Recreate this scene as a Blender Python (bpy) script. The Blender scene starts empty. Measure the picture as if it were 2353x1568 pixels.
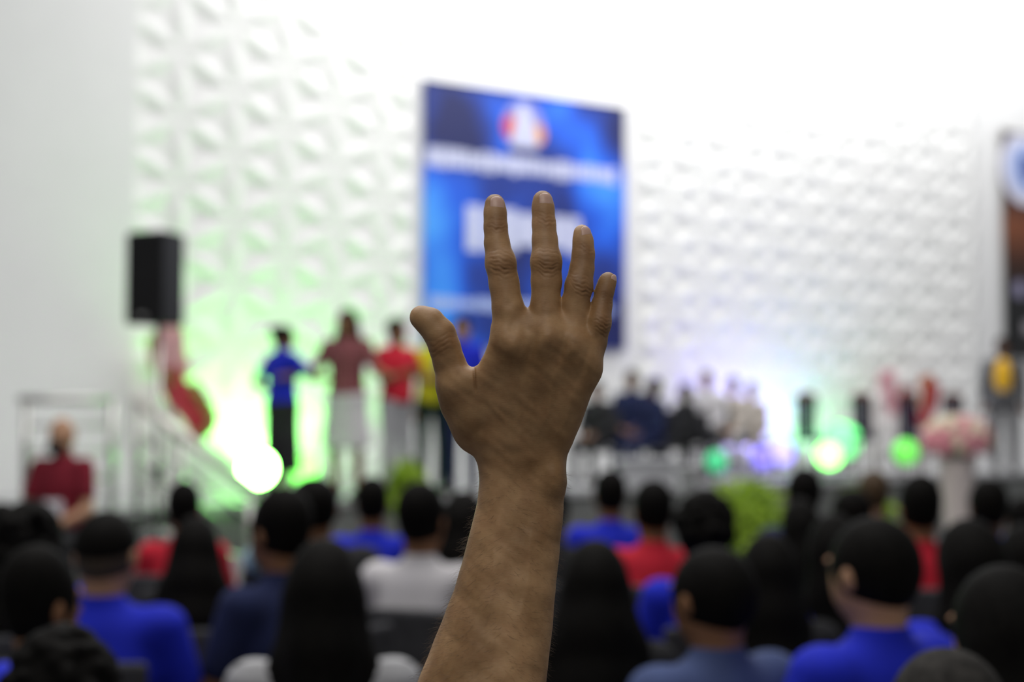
import bpy, bmesh, math, random
import numpy as np
from mathutils import Vector, Matrix
random.seed(7)
C = bpy.context.scene.collection
S = bpy.context.scene

# ------------------------------------------------------------------ camera
FX = 50 / 36 * 2353                      # focal length in pixels of the 2353-wide frame
CX, CY = 1176.5, 784.0
PITCH = math.atan((927 - 784) / FX)
FH = Vector((0.553, 0.8332, 0)).normalized()
RT = Vector((FH.y, -FH.x, 0))
UPW = Vector((0, 0, 1))
FW = FH * math.cos(PITCH) + UPW * math.sin(PITCH)
UP = UPW * math.cos(PITCH) - FH * math.sin(PITCH)
CAM = Vector((0, 0, 1.57))
cd = bpy.data.cameras.new('camera'); cam = bpy.data.objects.new('camera', cd); C.objects.link(cam)
cd.lens = 50; cd.sensor_width = 36; cd.clip_start = 0.05; cd.clip_end = 200
cam.matrix_world = Matrix(((RT.x, UP.x, -FW.x, CAM.x), (RT.y, UP.y, -FW.y, CAM.y), (RT.z, UP.z, -FW.z, CAM.z), (0, 0, 0, 1)))
cd.dof.use_dof = True; cd.dof.focus_distance = 0.985; cd.dof.aperture_fstop = 3.6
S.camera = cam
S.view_settings.view_transform = 'Standard'; S.view_settings.look = 'None'
S.view_settings.gamma = 1; S.view_settings.exposure = 0; S.view_settings.use_curve_mapping = False

# ------------------------------------------------------------------ world and large lights
w = bpy.data.worlds.new('world'); S.world = w; w.use_nodes = True
w.node_tree.nodes['Background'].inputs[0].default_value = (0.95, 0.97, 1, 1)
w.node_tree.nodes['Background'].inputs[1].default_value = 0.24

def area(name, loc, target, size, power, col=(1, 1, 1), sy=None):
    l = bpy.data.lights.new(name, 'AREA'); l.size = size; l.energy = power; l.color = col
    if sy: l.shape = 'RECTANGLE'; l.size_y = sy
    o = bpy.data.objects.new(name, l); C.objects.link(o); o.location = loc
    o.rotation_euler = (Vector(target) - Vector(loc)).to_track_quat('-Z', 'Y').to_euler(); return o
def spot(name, loc, target, power, col, ang=70, rad=0.06, blend=0.6):
    l = bpy.data.lights.new(name, 'SPOT'); l.energy = power; l.color = col
    l.spot_size = math.radians(ang); l.spot_blend = blend; l.shadow_soft_size = rad
    o = bpy.data.objects.new(name, l); C.objects.link(o); o.location = loc
    o.rotation_euler = (Vector(target) - Vector(loc)).to_track_quat('-Z', 'Y').to_euler(); return o
area('stage_ceiling_light', (13.5, 12.2, 8.6), (13.5, 13.4, 3.0), 14, 520, (1, 1, 1.0), 0.9)
area('stage_front_light', (9.5, 8.0, 8.4), (10.5, 13.9, 2.6), 12, 445, (1, 0.99, 0.98), 1.2)
area('hall_ceiling_light', (2.0, 4.6, 7.0), (2.0, 4.6, 0), 6, 400, (1, 0.98, 0.95), 5)
area('rear_ceiling_light', (-0.2, -0.2, 4.0), (0.5, 0.9, 1.3), 1.2, 21, (1, 0.93, 0.82), 1.2)

CAMROT = math.atan2(-FH.x, FH.y)                           # rotation that faces along the view
# ------------------------------------------------------------------ helpers
def rayd(px, py):
    v = FW + RT * ((px - CX) / FX) - UP * ((py - CY) / FX)
    return v / v.dot(FH)
def at(px, py, d): return CAM + rayd(px, py) * d          # d: horizontal distance along the view
def ground(px, d, z=0.0):
    p = CAM + rayd(px, 927) * d; return Vector((p.x, p.y, z))
WY = 14.0
def wallp(px, py, y=WY):
    r = rayd(px, py); return CAM + r * (y / r.y)

def mat(name, col, rough=0.7, metal=0.0, spec=0.3, emit=0, sss=0, var=0.0, scale=20):
    m = bpy.data.materials.new(name); m.use_nodes = True; nt = m.node_tree; b = nt.nodes['Principled BSDF']
    b.inputs['Base Color'].default_value = (*col, 1); b.inputs['Roughness'].default_value = rough
    b.inputs['Metallic'].default_value = metal; b.inputs['Specular IOR Level'].default_value = spec
    if emit: b.inputs['Emission Color'].default_value = (*col, 1); b.inputs['Emission Strength'].default_value = emit
    if sss: b.inputs['Subsurface Weight'].default_value = sss; b.inputs['Subsurface Radius'].default_value = (1, .35, .2); b.inputs['Subsurface Scale'].default_value = 0.01
    if var:
        tc = nt.nodes.new('ShaderNodeTexCoord'); n = nt.nodes.new('ShaderNodeTexNoise'); n.inputs['Scale'].default_value = scale; n.inputs['Detail'].default_value = 5
        r = nt.nodes.new('ShaderNodeValToRGB')
        r.color_ramp.elements[0].position = .3; r.color_ramp.elements[1].position = .7
        r.color_ramp.elements[0].color = (*[max(0, c * (1 - var)) for c in col], 1); r.color_ramp.elements[1].color = (*[min(1, c * (1 + var)) for c in col], 1)
        nt.links.new(tc.outputs['Object'], n.inputs['Vector']); nt.links.new(n.outputs['Fac'], r.inputs[0]); nt.links.new(r.outputs[0], b.inputs['Base Color'])
    return m
M = {
 'wall': mat('white_wall_paint', (.84, .84, .84), .6, var=.015, scale=3),
 'relief': mat('white_relief_panel', (.86, .86, .85), .45, var=.01, scale=4),
 'floor': mat('grey_floor', (.12, .12, .125), .4, var=.15, scale=6),
 'stage': mat('stage_floor', (.42, .42, .43), .3, var=.08, scale=5),
 'stagefront': mat('stage_front', (.16, .165, .16), .5, var=.1, scale=5),
 'black': mat('black_plastic', (.012, .012, .013), .5),
 'blackcloth': mat('black_cloth', (.008, .008, .009), .9, var=.3),
 'steel': mat('brushed_steel', (.55, .54, .52), .35, .9, var=.05),
 'chair': mat('grey_chair_fabric', (.045, .045, .05), .85, var=.2),
 'chairleg': mat('black_chair_metal', (.02, .02, .02), .4, .5),
 'blue': mat('royal_blue_cotton', (.009, .02, .50), .85, var=.2, scale=9),
 'navy': mat('navy_cotton', (.012, .018, .065), .9, var=.25, scale=9),
 'slate': mat('slate_blue_cotton', (.06, .085, .20), .9, var=.2, scale=9),
 'red': mat('red_cotton', (.50, .012, .03), .85, var=.2, scale=9),
 'maroon': mat('maroon_cotton', (.17, .008, .02), .85, var=.2, scale=9),
 'white': mat('white_cotton', (.60, .58, .60), .85, var=.08, scale=9),
 'cream': mat('cream_cotton', (.55, .50, .45), .85, var=.08, scale=9),
 'yellow': mat('yellow_cotton', (.62, .62, .02), .85, var=.1, scale=9),
 'gold': mat('golden_cotton', (.75, .42, .02), .85, var=.1, scale=9),
 'grey': mat('grey_suit', (.10, .10, .105), .9, var=.15, scale=9),
 'darkgreen': mat('dark_green_cotton', (.008, .03, .02), .9, var=.2, scale=9),
 'darkcloth': mat('charcoal_cotton', (.018, .018, .02), .9, var=.2, scale=9),
 'palegrey': mat('pale_grey_cotton', (.40, .40, .42), .9, var=.08, scale=9),
 'hair': mat('black_hair', (.005, .0045, .004), .7, spec=.06, var=.4, scale=60),
 'brownhair': mat('brown_hair', (.06, .035, .015), .6, var=.4, scale=60),
 'greyhair': mat('greying_hair', (.03, .028, .026), .8, spec=.08, var=.5, scale=60),
 'buzz': mat('shaved_hair', (.055, .04, .028), .8, var=.3, scale=90),
 'skinA': mat('brown_skin', (.24, .115, .055), .55, var=.1, scale=18),
 'skinB': mat('tan_skin', (.42, .235, .14), .55, var=.1, scale=18),
 'skinC': mat('dark_brown_skin', (.11, .05, .028), .5, var=.1, scale=18),
 'eye': mat('dark_eye', (.02, .015, .012), .2),
 'shoe': mat('black_shoe_leather', (.015, .013, .012), .4),
 'mask_blue': mat('pale_blue_mask_cloth', (.36, .55, .66), .8),
 'leaf': mat('lime_green_leaf', (.33, .50, .04), .5, var=.4, scale=9),
 'stem': mat('green_stem', (.08, .16, .03), .6),
 'pot': mat('white_ceramic', (.7, .62, .60), .3),
 'pink': mat('pink_petal', (.75, .30, .36), .7, var=.15),
 'petalcream': mat('cream_petal', (.75, .66, .50), .7, var=.1),
 'redfabric': mat('red_fabric', (.72, .12, .16), .7, var=.1),
 'pinkfabric': mat('pink_fabric', (.85, .52, .58), .7, var=.06),
 'goldfabric': mat('gold_fabric', (.66, .50, .22), .5, var=.15),
 'wood': mat('red_brown_wood', (.08, .02, .01), .5, var=.3),
 'navyvelvet': mat('navy_velvet', (.004, .007, .03), .9, var=.2),
 'plaid': None,
 'paper': mat('white_paper', (.75, .74, .80), .8),
}

def striped(name, c1, c2, scale, both=False):
    m = mat(name, c1, .85); nt = m.node_tree; b = nt.nodes['Principled BSDF']; tc = nt.nodes.new('ShaderNodeTexCoord')
    prev = None
    for dr in (('Z', 'X') if both else ('Z',)):
        wv = nt.nodes.new('ShaderNodeTexWave'); wv.bands_direction = dr; wv.inputs['Scale'].default_value = scale; nt.links.new(tc.outputs['Object'], wv.inputs['Vector'])
        if prev:
            mm = nt.nodes.new('ShaderNodeMath'); mm.operation = 'MULTIPLY'; nt.links.new(prev, mm.inputs[0]); nt.links.new(wv.outputs['Fac'], mm.inputs[1]); prev = mm.outputs[0]
        else: prev = wv.outputs['Fac']
    mx = nt.nodes.new('ShaderNodeMix'); mx.data_type = 'RGBA'; mx.inputs[6].default_value = (*c1, 1); mx.inputs[7].default_value = (*c2, 1)
    nt.links.new(prev, mx.inputs[0]); nt.links.new(mx.outputs[2], b.inputs['Base Color']); return m
M['plaid'] = striped('red_plaid_cotton', (.13, .012, .02), (.42, .22, .22), 9, True)
M['stripes'] = striped('grey_striped_cotton', (.20, .20, .21), (.48, .48, .50), 14)
def tag(o, label=None, cat=None, group=None, kind=None):
    if label: o['label'] = label
    if cat: o['category'] = cat
    if group: o['group'] = group
    if kind: o['kind'] = kind
    return o
def thing(name, label, cat, loc=(0, 0, 0), rz=0, group=None):
    o = bpy.data.objects.new(name, None); C.objects.link(o); o.empty_display_size = .1
    o.location = loc; o.rotation_euler = (0, 0, rz); return tag(o, label, cat, group)
def link(name, me, m=None, parent=None):
    o = bpy.data.objects.new(name, me); C.objects.link(o)
    if m is not None:
        if not me.materials: me.materials.append(m)
        else:
            o.material_slots[0].link = 'OBJECT'; o.material_slots[0].material = m
    if parent: o.parent = parent
    return o
def np_mesh(name, V, Q, smooth=True):
    me = bpy.data.meshes.new(name); V = np.asarray(V, np.float32); Q = np.asarray(Q, np.int32)
    me.vertices.add(len(V)); me.vertices.foreach_set('co', V.ravel())
    k = Q.shape[1]; me.loops.add(Q.size); me.loops.foreach_set('vertex_index', Q.ravel())
    me.polygons.add(len(Q)); me.polygons.foreach_set('loop_start', np.arange(0, Q.size, k, dtype=np.int32))
    me.polygons.foreach_set('loop_total', np.full(len(Q), k, np.int32))
    me.update(calc_edges=True); me.validate()
    me.polygons.foreach_set('use_smooth', np.full(len(me.polygons), smooth)); return me
def bm_obj(name, bm, m, parent=None, smooth=False):
    me = bpy.data.meshes.new(name); bmesh.ops.recalc_face_normals(bm, faces=bm.faces[:]); bm.to_mesh(me); bm.free()
    if smooth:
        for p in me.polygons: p.use_smooth = True
    return link(name, me, m, parent)
def box(bm, lo, hi, bev=0.0):
    r = bmesh.ops.create_cube(bm, size=1); vs = r['verts']
    for v in vs: v.co = Vector([lo[i] + (v.co[i] + .5) * (hi[i] - lo[i]) for i in range(3)])
    if bev:
        es = list({e for v in vs for e in v.link_edges}); bmesh.ops.bevel(bm, geom=es, offset=bev, segments=2, affect='EDGES', profile=.5)
def tube(bm, pts, r, n=8, cap=True):
    pts = [Vector(p) for p in pts]; rings = []
    rs = r if isinstance(r, (list, tuple)) else [r] * len(pts)
    for i, p in enumerate(pts):
        d = (pts[min(i + 1, len(pts) - 1)] - pts[max(i - 1, 0)]).normalized()
        a = d.cross(Vector((0, 0, 1)) if abs(d.z) < .9 else Vector((1, 0, 0))).normalized(); b = d.cross(a)
        rings.append([bm.verts.new(p + (a * math.cos(t) + b * math.sin(t)) * rs[i]) for t in [2 * math.pi * k / n for k in range(n)]])
    for A, B in zip(rings, rings[1:]):
        for k in range(n): bm.faces.new((A[k], A[(k + 1) % n], B[(k + 1) % n], B[k]))
    if cap: bm.faces.new(rings[0][::-1]); bm.faces.new(rings[-1])
def lathe(bm, prof, n=24, c=(0, 0, 0)):
    rings = [[bm.verts.new((c[0] + r * math.cos(2 * math.pi * k / n), c[1] + r * math.sin(2 * math.pi * k / n), c[2] + z)) for k in range(n)] for r, z in prof]
    for A, B in zip(rings, rings[1:]):
        for k in range(n): bm.faces.new((A[k], A[(k + 1) % n], B[(k + 1) % n], B[k]))
    bm.faces.new(rings[0][::-1]); bm.faces.new(rings[-1])

# ------------------------------------------------------------------ distance-field modelling (surface nets)
class Field:
    def __init__(s, lo, hi, h):
        s.h = h; s.lo = np.array(lo, float); s.n = [int(math.ceil((hi[i] - lo[i]) / h)) + 1 for i in range(3)]
        s.F = np.ones(s.n, np.float32); s.ax = [(s.lo[i] + h * np.arange(s.n[i])).astype(np.float32) for i in range(3)]
    def win(s, lo, hi):
        sl = []
        for i in range(3):
            a = max(0, int((lo[i] - s.lo[i]) / s.h)); b = min(s.n[i], int((hi[i] - s.lo[i]) / s.h) + 2); sl.append(slice(a, max(a, b)))
        X, Y, Z = [s.ax[i][sl[i]] for i in range(3)]
        return tuple(sl), X[:, None, None], Y[None, :, None], Z[None, None, :]
    def put(s, sl, d, k):
        F = s.F[sl]
        if k > 0:
            hh = np.clip(.5 + .5 * (d - F) / k, 0, 1); s.F[sl] = d * (1 - hh) + F * hh - k * hh * (1 - hh)
        else: s.F[sl] = np.minimum(F, d)
    def cone(s, a, b, ra, rb, k=.02):
        a = np.array(a, float); b = np.array(b, float); R = max(ra, rb) + k + 3 * s.h
        sl, X, Y, Z = s.win(np.minimum(a, b) - R, np.maximum(a, b) + R)
        if X.size == 0 or Y.size == 0 or Z.size == 0: return
        v = b - a; L = max(1e-9, v @ v); t = np.clip(((X - a[0]) * v[0] + (Y - a[1]) * v[1] + (Z - a[2]) * v[2]) / L, 0, 1)
        d = np.sqrt((X - a[0] - t * v[0]) ** 2 + (Y - a[1] - t * v[1]) ** 2 + (Z - a[2] - t * v[2]) ** 2) - (ra + (rb - ra) * t)
        s.put(sl, d, k)
    def chain(s, pts, k=.02):
        for p, q in zip(pts, pts[1:]): s.cone(p[:3], q[:3], p[3], q[3], k)
    def ell(s, c, r, k=.02, sub=False):
        c = np.array(c, float); r = np.array(r, float); R = r + k + 3 * s.h
        sl, X, Y, Z = s.win(c - R, c + R)
        if X.size == 0 or Y.size == 0 or Z.size == 0: return
        x, y, z = X - c[0], Y - c[1], Z - c[2]
        k0 = np.sqrt((x / r[0]) ** 2 + (y / r[1]) ** 2 + (z / r[2]) ** 2); k1 = np.sqrt((x / r[0] ** 2) ** 2 + (y / r[1] ** 2) ** 2 + (z / r[2] ** 2) ** 2) + 1e-9
        d = k0 * (k0 - 1) / k1
        if sub: s.F[sl] = np.maximum(s.F[sl], -d)
        else: s.put(sl, d, k)
    def cut(s, nrm, off):                                 # removes everything with dot(p, nrm) > off
        X, Y, Z = s.ax[0][:, None, None], s.ax[1][None, :, None], s.ax[2][None, None, :]
        s.F = np.maximum(s.F, X * nrm[0] + Y * nrm[1] + Z * nrm[2] - off)
    def net(s):
        F = s.F; ins = F < 0; nx, ny, nz = F.shape
        c8 = [ins[i:nx - 1 + i, j:ny - 1 + j, k:nz - 1 + k] for i in (0, 1) for j in (0, 1) for k in (0, 1)]
        cnt = sum(c.astype(np.int8) for c in c8); act = (cnt > 0) & (cnt < 8)
        I, J, K = np.nonzero(act); idx = np.full(act.shape, -1, np.int32); idx[I, J, K] = np.arange(len(I))
        off = [(i, j, k) for i in (0, 1) for j in (0, 1) for k in (0, 1)]
        v8 = [F[I + o[0], J + o[1], K + o[2]] for o in off]
        P = np.zeros((len(I), 3)); N = np.zeros(len(I))
        for a in range(8):
            for b in range(a + 1, 8):
                if sum(abs(off[a][t] - off[b][t]) for t in range(3)) != 1: continue
                fa, fb = v8[a], v8[b]; m = (fa < 0) != (fb < 0); t = np.where(m, fa / np.where(m, fa - fb, 1), 0)
                pa, pb = np.array(off[a]), np.array(off[b])
                P += np.where(m[:, None], pa + t[:, None] * (pb - pa), 0); N += m
        P = P / N[:, None] + np.stack([I, J, K], 1); V = s.lo + P * s.h
        Q = []
        def quads(axis):
            A = [slice(None)] * 3; B = [slice(None)] * 3; A[axis] = slice(0, -1); B[axis] = slice(1, None)
            a, b = ins[tuple(A)], ins[tuple(B)]; i, j, k = np.nonzero(a != b); e = np.stack([i, j, k], 1); sgn = a[i, j, k]
            o1, o2 = [t for t in range(3) if t != axis]
            ok = (e[:, o1] > 0) & (e[:, o2] > 0) & (e[:, o1] < F.shape[o1] - 1) & (e[:, o2] < F.shape[o2] - 1); e = e[ok]; sgn = sgn[ok]
            def g(d1, d2):
                f = e.copy(); f[:, o1] -= d1; f[:, o2] -= d2; return idx[f[:, 0], f[:, 1], f[:, 2]]
            q = np.stack([g(1, 1), g(0, 1), g(0, 0), g(1, 0)], 1)
            flip = sgn if axis != 1 else ~sgn
            q[~flip] = q[~flip][:, ::-1]; Q.append(q)
        for a in range(3): quads(a)
        Q = np.concatenate(Q); Q = Q[(Q >= 0).all(1)]
        return V, Q
def smooth_v(V, Q, it=2, lam=.5):
    for _ in range(it):
        acc = np.zeros_like(V); n = np.zeros(len(V))
        for a in range(4):
            i, j = Q[:, a], Q[:, (a + 1) % 4]
            for x in range(3):
                acc[:, x] += np.bincount(i, V[j, x], len(V)) + np.bincount(j, V[i, x], len(V))
            n += np.bincount(i, minlength=len(V)) + np.bincount(j, minlength=len(V))
        V = V + lam * (acc / np.maximum(n, 1)[:, None] - V)
    return V
def fmesh(name, f, it=2):
    V, Q = f.net(); V = smooth_v(V, Q, it); return np_mesh(name, V, Q)

# ------------------------------------------------------------------ the room
def struct(name, bm, m, smooth=False): return tag(bm_obj(name, bm, m, None, smooth), kind='structure')
bm = bmesh.new(); box(bm, (-9, -4, -.1), (30, 14.4, 0)); struct('floor', bm, M['floor'])
bm = bmesh.new(); box(bm, (-9, WY, 0), (30, WY + .3, 9.5)); struct('wall_back', bm, M['wall'])
XL = wallp(297, 500).x
bm = bmesh.new(); box(bm, (-9, WY - .15, 0), (XL, WY - .005, 9.5)); struct('wall_left', bm, M['wall'])
STZ = 0.71; SFY = 11.47

# relief panels: petals along the edges of a triangular lattice
A0 = .681; NODE = wallp(413, 120)
def relief(name, x0, x1, z0, z1):
    h = .034; xs = np.arange(x0, x1 + h, h); zs = np.arange(z0, z1 + h, h); X, Z = np.meshgrid(xs, zs, indexing='ij')
    H = np.zeros_like(X); cw = A0 * math.sqrt(3) / 2
    u = (X - NODE.x) / cw; v = (Z - NODE.z) / A0
    dirs = [((0, 0), (0, 1)), ((0, 0), (1, .5)), ((0, 0), (1, -.5))]
    iu = np.floor(u)
    for du in (-1, 0, 1):
        ci = iu + du; shift = np.where(np.mod(ci, 2) == 0, 0, .5); jv = np.floor(v - shift)
        for dv in (-1, 0, 1, 2):
            nx = ci * cw; nz = (jv + dv + shift) * A0
            px = (X - NODE.x) - nx; pz = (Z - NODE.z) - nz
            for _, (ax, az) in dirs:
                ex, ez = ax * cw, az * A0; t = (px * ex + pz * ez) / A0 ** 2; dd = np.abs(px * ez - pz * ex) / A0
                wd = .175 * A0 * np.sin(np.pi * np.clip(t, 0, 1)) ** .8 + 1e-6
                r = np.clip(1 - dd / wd, 0, 1); r = np.where((t > 0) & (t < 1), r, 0); H = np.maximum(H, .050 * r ** .9 * np.sin(np.pi * np.clip(t, 0, 1)) ** .5)
    edge = np.minimum.reduce([X - x0, x1 - X + h]); H *= np.clip(edge / .05, 0, 1)
    Yv = WY - .02 - H
    nx, nz = X.shape; V = np.stack([X, Yv, Z], -1).reshape(-1, 3); i = np.arange(nx * nz).reshape(nx, nz)
    Q = np.stack([i[:-1, :-1], i[1:, :-1], i[1:, 1:], i[:-1, 1:]], -1).reshape(-1, 4)
    # rim back to the wall
    ring = np.concatenate([i[:, 0], i[-1, 1:], i[-2::-1, -1], i[0, -2:0:-1]]); n0 = len(V)
    B = V[ring].copy(); B[:, 1] = WY + .01; V = np.concatenate([V, B]); m = len(ring); k = np.arange(m); k2 = (k + 1) % m
    Q = np.concatenate([Q, np.stack([ring[k2], ring[k], n0 + k, n0 + k2], 1)])
    return tag(link(name, np_mesh(name, V, Q, True), M['relief']), kind='structure')
relief('wall_left_relief', XL + .02, wallp(938, 500).x, STZ, 7.4)
relief('wall_right_relief', wallp(1468, 500).x, wallp(2238, 500).x, STZ, 8.6)

bm = bmesh.new(); box(bm, (-9, SFY, STZ - .06), (30, WY, STZ)); struct('stage_floor', bm, M['stage'])
bm = bmesh.new(); box(bm, (-9, SFY + .04, 0), (30, SFY + .1, STZ - .06)); struct('stage_front', bm, M['stagefront'])

# ------------------------------------------------------------------ banners
def banner_mat(name, stops, scale, seed, streak=(1, 1, 1)):
    m = bpy.data.materials.new(name); m.use_nodes = True; nt = m.node_tree; b = nt.nodes['Principled BSDF']; b.inputs['Roughness'].default_value = .5
    tc = nt.nodes.new('ShaderNodeTexCoord'); mp = nt.nodes.new('ShaderNodeMapping'); mp.inputs['Location'].default_value = seed; mp.inputs['Scale'].default_value = streak
    mp.inputs['Rotation'].default_value = (0, .5, 0)
    n = nt.nodes.new('ShaderNodeTexNoise'); n.inputs['Scale'].default_value = scale; n.inputs['Detail'].default_value = 1.5
    r = nt.nodes.new('ShaderNodeValToRGB'); cr = r.color_ramp
    while len(cr.elements) < len(stops): cr.elements.new(.5)
    for e, (p, c) in zip(cr.elements, stops): e.position = p; e.color = (*c, 1)
    nt.links.new(tc.outputs['Object'], mp.inputs[0]); nt.links.new(mp.outputs[0], n.inputs['Vector']); nt.links.new(n.outputs['Fac'], r.inputs[0]); nt.links.new(r.outputs[0], b.inputs['Base Color']); return m
bl = wallp(968, 183); br = wallp(1430, 805)
BX0, BX1, BZ0, BZ1 = bl.x, br.x, br.z, bl.z; BW, BH = BX1 - BX0, BZ1 - BZ0
ban = thing('event_banner', 'tall blue printed banner with round emblem hanging on the white wall behind the raised hand', 'banner', (BX0, WY - .07, BZ0))
def panel(name, m, x0, z0, x1, z1, y0, y1, parent, bev=0.0):
    bm = bmesh.new(); box(bm, (x0, y0, z0), (x1, y1, z1), bev); return bm_obj(name, bm, m, parent)
mb = banner_mat('blue_banner_print', [(.30, (.010, .016, .11)), (.43, (.012, .045, .33)), (.53, (.012, .12, .80)), (.66, (.05, .30, 1.0)), (.76, (.12, .48, 1.0))], .95, (3.1, 0, 1.7), (1, 1, .8))
nt = mb.node_tree; _n = [q for q in nt.nodes if q.type == 'TEX_NOISE'][0]; _r = [q for q in nt.nodes if q.type == 'VALTORGB'][0]; _tc = [q for q in nt.nodes if q.type == 'TEX_COORD'][0]
prev = _n.outputs['Fac']                                 # large light and dark patches of the printed artwork
for (u, v, rad, amt) in ((.02, .95, .75, -.22), (.58, .97, .45, .16), (.95, .95, .40, -.14), (.45, .60, .40, -.14), (.55, .22, .45, -.12), (.02, .40, .42, .13), (.95, .45, .40, .12), (.85, .80, .30, .07), (.9, .08, .35, -.12), (.3, .02, .5, -.10)):
    vm = nt.nodes.new('ShaderNodeVectorMath'); vm.operation = 'DISTANCE'; vm.inputs[1].default_value = (u * BW, 0, v * BH); nt.links.new(_tc.outputs['Object'], vm.inputs[0])
    mr = nt.nodes.new('ShaderNodeMapRange'); mr.interpolation_type = 'SMOOTHSTEP'; mr.inputs['From Min'].default_value = rad * BW; mr.inputs['From Max'].default_value = 0; mr.inputs['To Min'].default_value = 0; mr.inputs['To Max'].default_value = amt
    nt.links.new(vm.outputs['Value'], mr.inputs['Value']); ad = nt.nodes.new('ShaderNodeMath'); nt.links.new(prev, ad.inputs[0]); nt.links.new(mr.outputs[0], ad.inputs[1]); prev = ad.outputs[0]
nt.links.new(prev, _r.inputs[0])
panel('printed_sheet', mb, 0, 0, BW, BH, 0, .012, ban)
bm = bmesh.new(); tube(bm, [(-.05, .0, BH - .0), (BW + .05, .0, BH)], .02); bm_obj('top_rod', bm, M['steel'], ban)
def prism(name, pts, m, y, parent, th=.004):
    bm = bmesh.new(); vs = [bm.verts.new((x, y, z)) for x, z in pts]; f = bm.faces.new(vs)
    e = bmesh.ops.extrude_face_region(bm, geom=[f]); bmesh.ops.translate(bm, verts=[v for v in e['geom'] if isinstance(v, bmesh.types.BMVert)], vec=(0, th, 0)); return bm_obj(name, bm, m, parent)
def letters(name, x0, x1, z0, z1, n, parent, y, m, gaps=()):
    # lettering too blurred to read in the photograph: one worn block per glyph, no characters
    bm = bmesh.new(); stp = (x1 - x0) / n
    for i in range(n):
        a = x0 + i * stp; h = (z1 - z0) * random.uniform(0, .22); g = stp * random.uniform(.08, .28)
        box(bm, (a, y, z0 + h), (a + stp - g, y + .004, z1 - h * random.random()), 0)
    box(bm, (x0, y + .001, (z0 + z1) / 2 - .012), (x1 - stp * .2, y + .004, (z0 + z1) / 2 + .012))
    return bm_obj(name, bm, m, parent)
def lp(px, py):                                           # banner-local place of a mark
    p = wallp(px, py, WY - .07); return p.x - BX0, p.z - BZ0
mw = mat('white_print', (.62, .64, .86), .5)
a = lp(980, 398); b = lp(1418, 378)
letters('heading_lettering', a[0], b[0], lp(1200, 405)[1], lp(1200, 360)[1], 26, ban, -.004, mw)
a = lp(1072, 500); b = lp(1342, 500)
letters('title_lettering', a[0], b[0], lp(1200, 585)[1], lp(1200, 482)[1], 7, ban, -.004, mw)
a = lp(985, 698); b = lp(1415, 700)
letters('caption_lettering', a[0], b[0], lp(1200, 720)[1], lp(1200, 690)[1], 30, ban, -.004, mat('pale_blue_print', (.40, .48, .85), .5))
ec = lp(1203, 292)
def disc(name, c, r, m, y, parent, sx=1, n=32, th=.004): return prism(name, [(c[0] + sx * r * math.cos(2 * math.pi * k / n), c[1] + r * math.sin(2 * math.pi * k / n)) for k in range(n)], m, y, parent, th)
em = disc('emblem', ec, .30, mat('emblem_violet', (.30, .30, .62), .5), -.004, ban)
disc('emblem_left', (ec[0] - .19, ec[1] - .02), .135, mat('emblem_red', (.70, .07, .05), .5), -.009, em, .8)
disc('emblem_right', (ec[0] + .21, ec[1] - .07), .125, mat('emblem_orange', (.80, .33, .06), .5), -.009, em, .8)
prism('emblem_peak', [(ec[0] - .20, ec[1] - .24), (ec[0] + .20, ec[1] - .24), (ec[0] + .15, ec[1] + .05), (ec[0] + .04, ec[1] + .27), (ec[0] - .08, ec[1] + .27), (ec[0] - .13, ec[1] + .05)], mw, -.013, em)
prism('emblem_base', [(ec[0] - .24, ec[1] - .33), (ec[0] + .24, ec[1] - .33), (ec[0] + .2, ec[1] - .27), (ec[0] - .2, ec[1] - .27)], mat('emblem_dark', (.03, .03, .14), .5), -.013, em)

kl = wallp(2292, 300); kb = wallp(2306, 822)
KX0, KZ1, KZ0 = wallp(2298, 500).x, kl.z, kb.z; KH = KZ1 - KZ0
kb_ = thing('event_banner', 'dark banner with a white and blue round crest at the right edge of the wall', 'banner', (KX0, WY - .07, KZ0))
def dark_banner_mat():
    m = banner_mat('dark_banner_print', [(.35, (.012, .010, .010)), (.55, (.05, .02, .012)), (.75, (.22, .07, .03))], .8, (0.4, 0, .3))
    nt = m.node_tree; b = nt.nodes['Principled BSDF']; r = [n for n in nt.nodes if n.type == 'VALTORGB'][0]
    tc = [n for n in nt.nodes if n.type == 'TEX_COORD'][0]; sp = nt.nodes.new('ShaderNodeSeparateXYZ'); nt.links.new(tc.outputs['Object'], sp.inputs[0])
    r2 = nt.nodes.new('ShaderNodeValToRGB'); els = r2.color_ramp; els.elements[0].position = .30; els.elements[0].color = (.012, .012, .013, 1); els.elements[1].position = .42; els.elements[1].color = (.05, .018, .010, 1)
    e = els.elements.new(.58); e.color = (.22, .07, .03, 1); e = els.elements.new(.72); e.color = (.04, .02, .02, 1)
    mm = nt.nodes.new('ShaderNodeMath'); mm.operation = 'DIVIDE'; mm.inputs[1].default_value = KH; nt.links.new(sp.outputs[2], mm.inputs[0]); nt.links.new(mm.outputs[0], r2.inputs[0]); nt.links.new(r2.outputs[0], b.inputs['Base Color']); return m
panel('printed_sheet', dark_banner_mat(), 0, 0, 2.9, KH, 0, .012, kb_)
bm = bmesh.new(); tube(bm, [(-.05, .0, KH), (2.95, .0, KH)], .02); bm_obj('top_rod', bm, M['steel'], kb_)
cc = wallp(2353, 388, WY - .07); cc = (cc.x - KX0 + .02, cc.z - KZ0)
cr_ = disc('crest', cc, .58, mat('crest_white', (.72, .72, .86), .5), -.004, kb_)
disc('crest_field', cc, .40, mat('crest_pale_blue', (.42, .52, .85), .5), -.009, cr_)
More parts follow.
